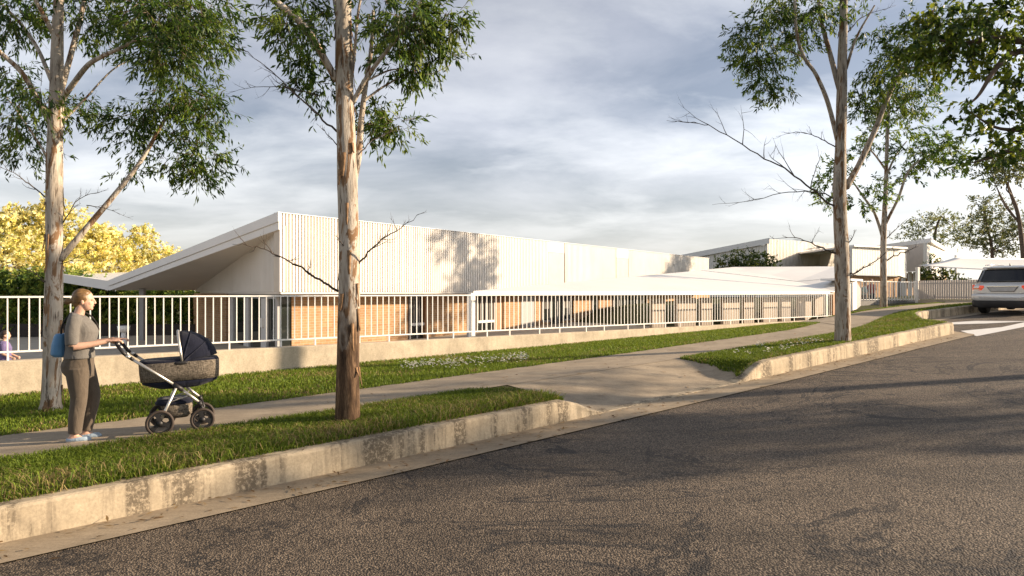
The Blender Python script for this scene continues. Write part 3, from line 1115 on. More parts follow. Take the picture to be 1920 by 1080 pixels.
def sprays(centres, n_twig, leaves, L, wd, pal, droop=.6, spread=.35, seed=1, shell=.3, dens=1.0):
    """leafy twigs inside ellipsoids; returns leaf arrays and twig segments. centres: (c, r(3)) list"""
    g = np.random.default_rng(seed)
    P_, D_, U_, C_ = [], [], [], []
    tw = []
    for (c, r), nt in zip(centres, n_twig):
        nt = max(3, int(nt * dens))
        c = np.array(c); r = np.array(r)
        for _ in range(nt):
            q = g.normal(size=3); q /= np.linalg.norm(q)
            rad = g.uniform(shell, 1) ** .6 * (1 + .28 * g.normal() * .5)
            a = c + q * r * rad
            out = q * np.array([1, 1, .5]) + g.normal(size=3) * .55
            out[2] -= droop * g.uniform(.2, 1.2)
            out /= np.linalg.norm(out)
            ln = spread * g.uniform(.6, 1.25)
            e = a + out * ln
            tw.append((a, e))
            m = max(3, int(leaves * g.uniform(.65, 1.3)))
            tt = g.uniform(.1, 1.05, m)
            pos = a + np.outer(tt, e - a) + g.normal(size=(m, 3)) * ln * .06
            dd = out * .8 + g.normal(size=(m, 3)) * .62
            dd[:, 2] -= droop * .9
            P_.append(pos); D_.append(dd); U_.append(g.normal(size=(m, 3)) + np.array([0, 0, .6]))
            base = pal[g.integers(0, len(pal))] * g.uniform(.8, 1.25)
            C_.append(base * g.uniform(.75, 1.3, (m, 1)))
    pos = np.concatenate(P_); n = len(pos)
    return pos, np.concatenate(D_), np.concatenate(U_), np.concatenate(C_), L * g.uniform(.65, 1.25, n), wd * g.uniform(.75, 1.25, n), tw


def crown(parent, org, centres, n_twig, leaves, L, wd, pal, droop=.6, spread=.35, seed=1, mat='leaf', single=0, shell=.3, twig_r=.004, name='foliage', dens=1.0):
    org = np.array(org)
    pos, d, up, c, l, w, tw = sprays(centres, n_twig, leaves, L, wd, pal, droop, spread, seed, shell, dens)
    keep = np.ones(len(pos), bool)
    cr_ = None
    if single:
        px = 960 + F * pos[:, 0] / pos[:, 1]; py = HZ - F * (pos[:, 2] - EYE) / pos[:, 1]
        ok = np.where((px > 4) & (px < 1916) & (py > 4) & (py < 1000))[0]
        order = ok[np.argsort(-(l[ok] / pos[ok, 1]))][:single]
        keep[order] = False
    v = leaf_geo(pos[keep], d[keep], up[keep], l[keep], w[keep]) - org
    f, s = leaf_faces(keep.sum())
    cols = np.repeat(c[keep], 4, 0)
    cr_ = np_mesh(name, v, f, s, cols, M[mat], parent, kind='stuff')
    if single:
        me = bpy.data.meshes.new('leaf')
        lv = LEAF2.copy(); lv = np.array([[0, 0, 0], [.3, .46, .10], [.62, .40, .10], [1, 0, -.05], [.62, -.40, .10], [.3, -.46, .10], [.45, 0, 0]])
        me.from_pydata(lv.tolist(), [], [(0, 6, 1), (1, 6, 2), (2, 6, 3), (3, 6, 4), (4, 6, 5), (5, 6, 0)])
        me.materials.append(M['one_leaf'])
        for i in order:
            o = bpy.data.objects.new('leaf', me); COL.objects.link(o); o.parent = parent
            dd = Vector(d[i]).normalized(); ss = dd.cross(Vector(up[i])).normalized(); ww = ss.cross(dd)
            mm = Matrix((dd * l[i], ss * w[i], ww * w[i])).transposed().to_4x4()
            mm.translation = Vector(pos[i] - org)
            o.matrix_local = mm
    if twig_r:
        b = MB()
        for a, e in tw:
            b.tube([Vector(a - org), Vector((a + e) / 2 - org), Vector(e - org)], [twig_r, twig_r * .7, twig_r * .3], 3, cap=False)
        b.build('twigs', M['brown_bark'], parent, kind='stuff')
    return tw


def spline(pts, n=6):
    """Catmull-Rom through the points"""
    pts = [Vector(p) for p in pts]
    q = [pts[0] * 2 - pts[1]] + pts + [pts[-1] * 2 - pts[-2]]
    out = []
    for i in range(1, len(q) - 2):
        for k in range(n):
            t = k / n
            p0, p1, p2, p3 = q[i - 1:i + 3]
            out.append(.5 * ((2 * p1) + (p2 - p0) * t + (2 * p0 - 5 * p1 + 4 * p2 - p3) * t * t + (3 * p1 - p0 - 3 * p2 + p3) * t ** 3))
    out.append(pts[-1])
    return out


def bark_jit(amp, fz=1.1, seed=0):
    def f(p, q):
        d = Vector((math.cos(q) * 1.6 + seed, math.sin(q) * 1.6, p.z * fz))
        e = Vector((math.cos(q) * 5 + seed, math.sin(q) * 5, p.z * 2.2 * fz))
        return 1 + amp * mnoise.noise(d) + amp * .55 * mnoise.noise(e)
    return f


def limb(parent, org, pix, Y0, dY, r0, r1, mat, n=8, name='limb', amp=.12):
    """branch given in photo pixels; it leaves the trunk's depth by dY at its tip"""
    m = len(pix)
    pts = [P(p[0], p[1], Y0 + dY * k / (m - 1)) - Vector(org) for k, p in enumerate(pix)]
    sp = spline(pts, 6)
    rad = [r0 + (r1 - r0) * k / (len(sp) - 1) for k in range(len(sp))]
    b = MB(); b.tube(sp, rad, n, jitter=bark_jit(amp, 2, pix[0][0]))
    b.build(name, mat, parent, smooth=True)
    return sp


def dead(parent, org, pix, Y0, dY, r0, seed, nsub=7, sub=.55):
    g = random.Random(seed)
    m = len(pix)
    pts = [P(p[0], p[1], Y0 + dY * k / (m - 1)) - Vector(org) for k, p in enumerate(pix)]
    # kink the twig a little, as dead wood is never smooth
    sp = spline(pts, 5)
    sp = [p + Vector((g.gauss(0, 1), g.gauss(0, 1), g.gauss(0, 1))) * r0 * .55 if 0 < k < len(sp) - 1 else p for k, p in enumerate(sp)]
    b = MB()
    b.tube(sp, [r0 * (1 - .86 * k / (len(sp) - 1)) for k in range(len(sp))], 6)
    tot = (sp[-1] - sp[0]).length
    def branch(p, d, ln, r, depth):
        q = [p]
        for k in range(5):
            d2 = (d + Vector((g.gauss(0, .14), g.gauss(0, .14), g.gauss(.06, .14)))).normalized()
            q.append(q[-1] + d2 * ln / 5); d = d2
        b.tube(q, [r * (1 - .85 * k / 5) for k in range(6)], 4)
        if depth:
            for k in (2, 3, 4):
                if g.random() < .75:
                    a = Vector((g.gauss(0, .6), g.gauss(0, .6), g.gauss(0, .6)))
                    branch(q[k], (d + a).normalized(), ln * g.uniform(.35, .6), r * .45, depth - 1)
    for k in range(nsub):
        i = int(len(sp) * (.22 + .74 * k / nsub))
        i = min(i, len(sp) - 2)
        d = (sp[i + 1] - sp[i - 1]).normalized()
        a = Vector((g.gauss(0, .45), g.gauss(0, .45), g.gauss(.12, .5)))
        f_ = 1 - i / len(sp)
        branch(sp[i], (d + a).normalized(), tot * sub * g.uniform(.25, .6) * (.45 + .55 * f_), r0 * (.28 + .3 * f_), 1)
    b.build('dead_branch', M['twig'], parent, smooth=True)


def flakes(parent, org, pts, radf, n, seed, z0, z1):
    """curling strips of shed bark along a trunk"""
    g = random.Random(seed)
    for k in range(n):
        z = g.uniform(z0, z1)
        i = min(range(len(pts)), key=lambda j: abs(pts[j].z - z))
        q = g.uniform(0, 2 * math.pi)
        r = radf(i)
        c = Vector((math.cos(q), math.sin(q), 0)); s_ = Vector((-math.sin(q), math.cos(q), 0))
        ln = g.uniform(.10, .34); wd = g.uniform(.012, .032)
        base = pts[i] + c * r * .99
        rows = []
        for j in range(5):
            t_ = j / 4
            o_ = base + Vector((0, 0, -ln * t_)) + c * (.004 + .035 * t_ * t_ * g.uniform(.5, 1.3))
            w = wd * (1 - .6 * t_)
            rows.append([o_ - s_ * w, o_ + c * .006, o_ + s_ * w])
        b = MB(); b.loft(rows, cap=False, closed=False)
        o = b.build('bark_strip', M['peel'], parent, smooth=True)
        o.modifiers.new('thick', 'SOLIDIFY').thickness = .003


M['peel'] = plain('peeling_bark', (.24, .14, .07), .9, var=.35, scale=20)


def gum(name, label, Y0, trunk, widths, mat, limbs, deads, seed, flk=0, flz=(0, 3), group=None):
    base = P(trunk[0][0], trunk[0][1], Y0)
    t = empty(name, base, 0, label, 'tree', group)
    org = base
    pts = [P(px, py, Y0) - org for px, py in trunk]
    rp = [w / 2 / F * Y0 for w in widths]
    sp = spline(pts, 10)
    rad = [float(np.interp(k / 10, range(len(rp)), rp)) for k in range(len(sp))]
    # root flare below ground
    sp = [sp[0] - Vector((0, 0, .3)), sp[0] - Vector((0, 0, .02))] + sp[1:]
    rad = [rad[0] * 1.35, rad[0] * 1.16] + rad[1:]
    b = MB(); b.tube(sp, rad, 22, jitter=bark_jit(.10, 1.0, seed))
    b.build('trunk', M[mat], t, smooth=True)
    for pix, dY, w0, w1 in limbs:
        limb(t, org, pix, Y0, dY, w0 / 2 / F * Y0, w1 / 2 / F * Y0, M[mat if mat != 'bark_dark' else 'bark'])
    for k, (pix, dY, w0) in enumerate(deads):
        dead(t, org, pix, Y0, dY, w0 * .60 / 2 / F * Y0, seed * 31 + k, 9)
    if flk: flakes(t, org, sp, lambda i: rad[i], flk, seed, *flz)
    return t, org


def cl(Y0, items, k=1.0):
    """clusters given as (px, py, radius px, depth offset)"""
    out = []
    for px, py, r, dz in items:
        m = r * k / F * (Y0 + dz)
        out.append((P(px, py, Y0 + dz), (m, m * 1.05, m * .82)))
    return out


# left gum
Y1 = 9.4
t1, o1 = gum('gum_tree', 'pale gum with a long forked limb rising right, behind the woman', Y1,
    [(95, 764), (97, 700), (99, 600), (101, 500), (101, 400), (102, 300), (105, 200), (107, 100), (110, 0), (113, -90)],
    [36, 33, 31, 28, 28, 27, 24, 21, 17, 14], 'bark',
    [([(112, 488), (160, 430), (215, 365), (262, 305), (300, 240), (322, 205), (345, 185)], .9, 12, 4),
     ([(108, 200), (135, 160), (165, 122), (195, 104), (222, 92), (262, 70)], -.9, 11, 5),
     ([(107, 195), (128, 120), (148, 45), (162, -20)], .5, 12, 8),
     ([(99, 242), (70, 185), (40, 135), (0, 98), (-40, 60)], -.6, 11, 7),
     ([(100, 160), (70, 90), (35, 40), (-5, 0)], .8, 8, 5),
     ([(104, 70), (85, 35), (62, -10), (40, -60)], -.5, 9, 6),
     ([(110, 235), (155, 190), (210, 132), (250, 110)], .8, 5, 2),
     ([(100, 320), (80, 280), (40, 220), (10, 180)], 1.0, 5, 2)],
    [([(88, 372), (55, 345), (25, 325), (-30, 300)], -.5, 5), ([(118, 418), (150, 372), (205, 356)], .3, 4),
     ([(162, 385), (200, 392), (250, 412)], .3, 3), ([(100, 540), (60, 510), (10, 490)], -.5, 4), ([(112, 495), (160, 478), (210, 458)], -.4, 3)], 3, 16, (.2, 4.4))
crown(t1, o1, cl(Y1, [(285, 40, 70, -.6), (350, 30, 66, -.2), (390, 75, 50, .2), (320, 90, 62, -.7), (240, 20, 60, .3), (390, 15, 55, .5), (265, 95, 40, .2), (300, -60, 110, 0),
                      (335, 175, 48, .7), (385, 195, 44, .5), (360, 240, 48, .9), (300, 205, 42, 1.1), (385, 295, 42, .9), (330, 300, 40, 1.2), (255, 255, 48, 1.0), (225, 225, 36, .6), (370, 325, 28, .8), (260, 205, 34, .4), (245, 315, 24, .9),
                      (60, 215, 48, 1.0), (120, 205, 40, .9), (30, 150, 44, .6), (50, 275, 42, .8), (15, 235, 40, .4), (150, 195, 34, 1.2), (75, 175, 40, -.5),
                      (40, 40, 52, .6), (10, 10, 60, .2), (90, 20, 40, .9), (160, 30, 48, .5), (190, 70, 36, .9), (140, -50, 80, 0)], .76),
      [115, 105, 68, 100, 75, 80, 40, 110, 66, 60, 60, 44, 52, 36, 44, 32, 26, 26, 16, 46, 36, 38, 36, 30, 22, 28, 52, 58, 28, 42, 22, 60],
      15, .108, .025, PAL_GUM, .75, .33, 11, single=300, dens=.86)

# middle gum
Y2 = 8.3
t2, o2 = gum('gum_tree', 'thick gum with dark rough base on the kerb side grass, in the middle', Y2,
    [(652, 799), (652, 740), (653, 650), (655, 560), (655, 460), (652, 350), (648, 250), (645, 150), (644, 60), (644, -40), (646, -140)],
    [46, 44, 42, 40, 38, 37, 35, 33, 30, 28, 24], 'bark_dark',
    [([(662, 345), (672, 290), (678, 220), (687, 150), (696, 90), (700, 20)], .5, 15, 6),
     ([(632, 152), (605, 105), (570, 48), (520, 5), (470, -30)], -.5, 15, 10),
     ([(660, 195), (688, 145), (728, 92), (768, 42), (795, -10)], -.5, 9, 5),
     ([(656, 170), (665, 100), (672, 20), (690, -60)], .3, 7, 4),
     ([(640, 70), (632, 30), (622, -25)], .3, 9, 6),
     ([(682, 190), (715, 165), (760, 140), (800, 125)], .6, 5, 2),
     ([(690, 150), (740, 130), (800, 140), (845, 122)], .4, 4, 1.5)],
    [([(632, 247), (590, 210), (548, 172), (500, 125), (440, 82)], -.4, 7), ([(600, 180), (545, 166), (480, 163), (430, 172)], -.3, 4),
     ([(632, 272), (612, 250), (594, 232)], -.2, 4), ([(634, 546), (592, 520), (558, 500), (520, 478), (480, 463), (436, 458)], -.5, 8),
     ([(672, 495), (702, 462), (742, 432), (795, 398)], -.3, 7), ([(662, 480), (640, 455), (628, 440)], -.3, 4), ([(672, 290), (700, 262), (730, 248), (768, 240)], .3, 4)], 5, 22, (.5, 5.0))
crown(t2, o2, cl(Y2, [(545, 55, 46, -.4), (590, 95, 44, .3), (525, 25, 36, -.2), (605, 165, 34, .5), (575, 140, 30, .2), (610, 40, 46, .4), (560, -10, 55, 0),
                      (760, 45, 58, -.5), (815, 40, 52, -.2), (745, 115, 44, .2), (800, 100, 48, .3), (850, 35, 34, -.2), (845, 90, 26, .2), (710, 60, 44, .5), (785, 135, 30, .4), (720, 20, 48, .1), (760, -50, 90, 0), (640, -60, 70, 0),
                      (715, 225, 32, .5), (745, 235, 26, .4), (700, 195, 26, .6), (690, 245, 20, .5)], .76),
      [46, 34, 28, 26, 20, 28, 44, 78, 60, 42, 44, 34, 18, 30, 22, 36, 60, 40, 34, 24, 20, 12], 14, .104, .025, PAL_GUM, .75, .28, 23, single=300, dens=.86)

# right gum
Y3 = 14.67
t3, o3 = gum('gum_tree', 'tall gum by the kerb build-out with a sweeping dead branch on its left', Y3,
    [(1580, 643), (1580, 600), (1579, 520), (1577, 450), (1574, 370), (1576, 280), (1578, 200), (1580, 100), (1582, 0), (1584, -80)],
    [29, 27, 25, 24, 24, 20, 19, 16, 13, 11], 'bark_grey',
    [([(1586, 352), (1610, 310), (1640, 245), (1665, 182), (1690, 130), (1722, 78), (1750, 20)], .8, 12, 5),
     ([(1570, 262), (1552, 192), (1530, 140), (1508, 108), (1494, 65), (1490, 0)], -.6, 9, 5),
     ([(1574, 168), (1556, 100), (1540, 40), (1532, -20)], .6, 10, 6),
     ([(1586, 130), (1606, 70), (1640, 10)], -.4, 6, 3),
     ([(1504, 105), (1480, 96), (1450, 90)], -.3, 5, 2),
     ([(1690, 130), (1740, 120), (1790, 90)], -.4, 5, 2)],
    [([(1568, 392), (1530, 360), (1480, 322), (1420, 290), (1350, 246), (1300, 230), (1250, 226)], -.6, 7),
     ([(1562, 372), (1540, 362), (1480, 360), (1400, 378), (1335, 384)], -.2, 4.5), ([(1567, 475), (1535, 462), (1500, 448), (1440, 448)], -.4, 6),
     ([(1588, 515), (1610, 508), (1640, 490), (1675, 462)], -.4, 6), ([(1566, 275), (1535, 258), (1500, 248), (1455, 256)], .3, 4), ([(1588, 462), (1598, 445), (1606, 430)], -.3, 4),
     ([(1590, 60), (1620, 30), (1680, 10)], .2, 4)], 8, 10, (.5, 7))
crown(t3, o3, cl(Y3, [(1395, 65, 32, -.4), (1425, 95, 46, -.3), (1440, 140, 40, 0), (1465, 50, 50, .2), (1440, 25, 42, -.4), (1500, 80, 34, .5), (1510, 25, 46, -.2), (1550, 20, 40, .2), (1470, 165, 22, .2), (1430, 175, 20, 0), (1400, 110, 28, .3), (1460, -40, 80, 0), (1600, -40, 90, 0),
                      (1635, 160, 40, .4), (1680, 190, 44, .8), (1725, 150, 50, .6), (1700, 100, 54, .2), (1745, 90, 50, -.3), (1620, 205, 30, .6), (1640, 60, 34, .4), (1660, 120, 40, -.3), (1770, 50, 52, 0), (1720, 40, 44, .5)], .76),
      [40, 70, 60, 70, 54, 34, 56, 40, 16, 14, 26, 70, 70, 48, 54, 60, 66, 60, 26, 20, 40, 58, 40], 14, .128, .032, PAL_GUM, .7, .34, 37, single=300, dens=.9)

# thin gum beyond the footpath
Y4 = 29.0
t4, o4 = gum('gum_tree', 'slender gum beside the short bar fence, farther back than the kerb gum', Y4,
    [(1657, 577), (1657, 540), (1656, 500), (1657, 440), (1661, 340), (1664, 250), (1667, 180)], [13, 12, 11, 10, 7, 6, 4], 'bark_grey',
    [([(1656, 448), (1640, 400), (1618, 368), (1600, 342)], .8, 6, 3), ([(1659, 422), (1684, 372), (1704, 320), (1738, 292)], -.6, 6, 3),
     ([(1662, 330), (1680, 290), (1700, 265)], .6, 4, 2), ([(1662, 320), (1640, 290), (1625, 275)], -.6, 4, 2)],
    [([(1660, 490), (1690, 475), (1722, 462)], -.4, 5), ([(1659, 450), (1680, 430), (1700, 412)], .4, 4)], 13)
crown(t4, o4, cl(Y4, [(1558, 345, 26, -.6), (1575, 310, 24, .2), (1600, 290, 26, .5), (1565, 375, 20, .6), (1610, 385, 18, -.5), (1655, 358, 22, -.8), (1640, 340, 16, .5), (1705, 290, 30, -.3), (1740, 300, 34, .2), (1770, 275, 34, .4), (1785, 305, 22, -.4), (1745, 265, 30, .9), (1690, 230, 36, .6), (1660, 190, 38, -.4), (1720, 190, 34, -.6), (1640, 255, 30, .4), (1700, 330, 16, .2)]),
      [26, 22, 26, 16, 12, 22, 10, 34, 40, 40, 20, 30, 40, 44, 36, 26, 8], 16, .20, .06, PAL_GUM * 1.25, .4, .5, 41, twig_r=.008)

# overhanging broadleaf tree; its trunk stands across the street, outside the frame
Y5 = 11.5
b5 = W(23.7, -2.5, zr(23.7) - .06)
t5 = empty('street_tree', b5, 0, 'broad leaved tree whose dark boughs hang in from the top right corner', 'tree')
b = MB(); tp = [Vector((0, 0, -.2)), Vector((.05, 0, 1.5)), Vector((-.1, .05, 3.2)), Vector((-.3, .1, 4.6)), Vector((-.2, .2, 7)), Vector((.1, .1, 9.0))]
b.tube(spline(tp, 6), [float(x) for x in np.interp(np.linspace(0, 1, 31), [0, .3, .6, 1], [.30, .22, .18, .06])], 16, jitter=bark_jit(.1)); b.build('trunk', M['brown_bark'], t5, smooth=True)


def bough(pix, start, r0, r1):
    pts = [b5 + Vector(start)] + [P(px, py, Y) for px, py, Y in pix]
    sp = spline([p - b5 for p in pts], 7)
    b = MB(); b.tube(sp, [r0 + (r1 - r0) * k / (len(sp) - 1) for k in range(len(sp))], 8, jitter=bark_jit(.12, 2)); b.build('limb', M['brown_bark'], t5, smooth=True)


bough([(2300, 40, 11.2), (2050, 66, 11.4), (1920, 76, 11.5), (1860, 72, 11.5), (1800, 82, 11.7), (1745, 70, 11.9)], (-.3, .1, 4.7), .13, .012)
bough([(2250, 100, 11.3), (2020, 90, 11.6), (1905, 98, 11.4), (1865, 132, 11.2), (1832, 182, 11.1), (1800, 205, 11.0)], (-.3, .1, 4.6), .10, .007)
bough([(2250, 230, 11.3), (2050, 262, 11.4), (1925, 246, 11.5), (1865, 238, 11.4), (1812, 205, 11.3)], (-.2, .05, 4.0), .09, .006)
bough([(2200, 330, 11.5), (2000, 300, 11.6), (1905, 282, 11.5), (1858, 296, 11.4), (1812, 308, 11.3)], (-.15, .05, 3.6), .09, .006)
cz = cl(Y5, [(1760, 45, 44, .2), (1835, 50, 56, 0), (1900, 30, 60, .1), (1885, 120, 46, -.1), (1800, 100, 40, .2), (1720, 75, 34, .4), (1690, 120, 26, .5), (1860, -30, 90, 0), (1960, 60, 90, .2), (1740, 110, 26, .3),
              (1850, 195, 38, -.2), (1895, 235, 40, -.1), (1905, 175, 32, 0), (1835, 285, 24, -.1), (1880, 285, 24, -.1), (1815, 215, 22, -.3), (1960, 260, 60, 0)])
nn = [48, 66, 70, 44, 34, 22, 12, 80, 70, 14, 24, 24, 18, 12, 12, 9, 40]
g5 = np.random.default_rng(3)
for k in range(7):
    q = g5.normal(size=3); q /= np.linalg.norm(q)
    cz.append((b5 + Vector((q[0] * 1.6 + 2.2, q[1] * 1.4 + 1.2, 6.8 + q[2] * 1.4)), (1.1, 1.1, .9))); nn.append(40)
crown(t5, b5, cz, nn, 13, .118, .062, PAL_GUM * np.array([1.25, 1.1, 1.0]), .45, .36, 51, single=300, dens=.8)

# second tree across the street: only its shadow reaches the picture
b9 = W(25.8, -6.5, zr(25.8) - .06)
t9 = empty('street_tree', b9, 0, 'tall street tree across the road, beyond the right edge', 'tree')
b = MB(); b.tube(spline([Vector((0, 0, -.2)), Vector((.1, 0, 2)), Vector((-.05, .1, 4.5)), Vector((.1, .1, 9.5))], 6), [float(x) for x in np.linspace(.24, .05, 19)], 14, jitter=bark_jit(.1)); b.build('trunk', M['brown_bark'], t9, smooth=True)
cz, nn = [], []
for k in range(30):
    q = g5.normal(size=3); q /= np.linalg.norm(q)
    cz.append((b9 + Vector((q[0] * 1.3, q[1] * .9, 5.2 + q[2] * 2.0)), (.8, .6, .6))); nn.append(15)
crown(t9, b9, cz, nn, 12, .20, .09, PAL_GUM, .4, .45, 55, twig_r=0)

# far trees on the right
def far_tree(label, Y0, trunk, w, items, n, L, pal, seed, droop=.1):
    base = P(*trunk[0], Y0); base.z = min(base.z, 1.4)
    t = empty('background_tree', base, 0, label, 'tree', 'trees behind the end building')
    pts = [base] + [P(x, y, Y0) for x, y in trunk[1:]]
    b = MB(); sp = spline([p - base for p in pts], 5)
    r = w / 2 / F * Y0
    b.tube(sp, [r * (1 - .6 * k / (len(sp) - 1)) for k in range(len(sp))], 8, jitter=bark_jit(.15)); b.build('trunk', M['brown_bark'], t, smooth=True)
    top = pts[-1]
    g = random.Random(seed)
    cs = cl(Y0, items)
    for c_, r_ in cs:
        a = pts[g.randrange(1, len(pts))]
        m_ = (a + c_) / 2 + Vector((g.gauss(0, .2), g.gauss(0, .2), -.3))
        b = MB(); b.tube(spline([a - base, m_ - base, c_ - base], 5), [r * .38 * (1 - .8 * k / 10) for k in range(11)], 5); b.build('limb', M['brown_bark'], t, smooth=True)
    cs = [(c_, (r_[0], r_[1], r_[2] * .6)) for c_, r_ in cs]
    crown(t, base, cs, n, 14, L, L * .35, pal, droop, L * 3, seed, twig_r=0)


far_tree('leaning umbrella shaped tree above the car roof, rightmost of the far trees', 46, [(1925, 475), (1912, 420), (1896, 365), (1884, 335)], 9,
         [(1880, 305, 26, 0), (1905, 290, 24, .5), (1858, 318, 20, -.5), (1912, 318, 24, .6), (1890, 335, 18, -.6), (1935, 300, 30, 0), (1850, 300, 12, .5)], [50, 44, 34, 40, 26, 40, 14], .26, PAL_FAR, 61)
far_tree('feathery pale tree rising just behind the end building roof', 88, [(1752, 520), (1752, 460), (1756, 425), (1764, 405)], 6,
         [(1730, 415, 22, 0), (1765, 408, 22, 1), (1795, 420, 22, -1), (1712, 432, 18, 1), (1750, 440, 26, 0), (1785, 446, 24, 1), (1700, 445, 12, 0), (1810, 440, 16, 0)], [44, 44, 40, 30, 44, 36, 14, 22], .34, PAL_FAR * 1.5, 63)
far_tree('broad layered tree with many thin limbs behind the parked car', 66, [(1862, 525), (1860, 470), (1852, 430), (1846, 395)], 7,
         [(1845, 380, 22, 0), (1875, 398, 26, .6), (1835, 415, 24, -.6), (1888, 430, 30, .6), (1850, 440, 30, -1), (1822, 450, 24, .8), (1905, 455, 30, 0), (1870, 462, 30, 1), (1930, 420, 34, 0)], [40, 44, 40, 54, 54, 40, 50, 50, 50], .32, PAL_FAR * .9, 65)

# ------------------------------------------------------------------ bushes, hedge and yellow trees
def bush(name, label, base, centres, n, leaves, L, pal, seed, cat='shrub', trunk=None, group=None, wd=.5):
    t = empty(name, base, 0, label, cat, group)
    for c_, r_ in centres[:10]:
        b = MB(); b.tube(spline([Vector((0, 0, -.2)), (Vector(c_) - Vector(base)) * .5 + Vector((0, 0, -.1)), Vector(c_) - Vector(base)], 4), [trunk or .05] * 3 + [(trunk or .05) * .5] * 6, 6)
        b.build('stem', M['brown_bark'], t, smooth=True)
    crown(t, base, centres, n, leaves, L, L * wd, pal, .05, L * 2.2, seed, twig_r=0, shell=.35)
    return t


bb = P(1400, 560, 44); bb.z = .9
bush('round_bush', 'round dark green bush rising above the white canopy roof', bb, cl(44, [(1365, 494, 18, 0), (1395, 488, 22, -.5), (1425, 490, 20, .3), (1445, 497, 14, 0), (1400, 505, 26, 0)]), [90, 120, 100, 60, 90], 12, .15, PAL_HEDGE, 71)
bb = P(1752, 560, 44); bb.z = 1.2
bush('garden_shrub', 'leafy green shrub under the shade sail behind the slatted fence', bb, cl(44, [(1735, 518, 10, 0), (1755, 512, 16, .3), (1780, 520, 12, 0), (1800, 523, 9, .2), (1745, 490, 9, 0)]), [40, 70, 44, 26, 20], 12, .15, PAL_HEDGE, 73)
ylab = ['yellow leaved tree at the far left edge behind the hedge', 'tallest yellow leaved tree, just right of the left gum trunk', 'yellow leaved tree between the tallest one and the pointed one', 'pointed yellow leaved tree beside the sloping roof edge']
yt = [([(5, 450, 48, 0), (40, 430, 46, 1), (-40, 470, 60, 0), (30, 490, 54, -1), (20, 410, 26, 0)], 36),
      ([(75, 420, 44, 0), (120, 420, 40, .6), (95, 395, 26, 0), (70, 470, 56, -.6), (130, 470, 54, .4), (120, 510, 50, -1)], 37),
      ([(170, 455, 40, 0), (205, 462, 38, .6), (185, 500, 48, -.5), (225, 500, 44, .5), (195, 440, 20, 0)], 39),
      ([(268, 470, 32, 0), (270, 440, 16, 0), (300, 485, 32, .6), (262, 510, 44, -.5), (325, 495, 26, 0), (320, 520, 40, 0), (365, 520, 34, 0)], 41)]
for (it, Y), lb in zip(yt, ylab):
    base = P(it[0][0], 600, Y); base.z = .1
    bush('yellow_tree', lb, base, cl(Y, it), [int(4.2 * x[2]) for x in it], 16, .16, PAL_YEL, int(Y * 3), 'tree', .10, 'yellow trees behind the hedge', .6)
# hedge with a dark timber fence below
hb_ = P(180, 620, 31); hb_.z = -.1
hitems = []
g = random.Random(5)
for k in range(40):
    hitems.append((-60 + 11.2 * k, g.uniform(545, 572), g.uniform(20, 28), g.uniform(-.4, .6)))
for k in range(30):
    hitems.append((-60 + 15 * k, g.uniform(588, 606), g.uniform(17, 23), g.uniform(-.5, .3)))
for k in range(22):
    hitems.append((-60 + 10 * k, g.uniform(522, 540), g.uniform(15, 26), g.uniform(-.1, .8)))
t = empty('hedge', hb_, 0, 'dense green hedge below the yellow trees, left of the brick wall', 'hedge')
crown(t, hb_, cl(31, hitems), [62] * 40 + [44] * 30 + [40] * 22, 13, .17, .075, PAL_HEDGE * 2.0, .25, .34, 77, twig_r=0)
pf = empty('paling_fence', P(180, 660, 30), 0, 'dark timber paling fence under the hedge at the left', 'fence')
po = pf.location.copy()
me = None
for k in range(90):
    p = P(-80 + 5.2 * k, 640, 30.2 - .004 * k)
    if me is None:
        b = MB(); b.box((0, 0, -.9), (.118, .025, .58)); o = b.build('paling', M['darkfence'], pf); me = o.data
    else:
        o = bpy.data.objects.new('paling', me); COL.objects.link(o); o.parent = pf
    o.location = Vector((p.x, p.y, .012 * math.sin(k * 1.7))) - po
b = MB(); a = P(-80, 640, 30.26); c_ = P(385, 640, 29.9); b.box((a.x, 30.24, -.9), (c_.x, 30.3, .5)); o = b.build('backing_rail', M['darkfence'], pf); o.location = -po

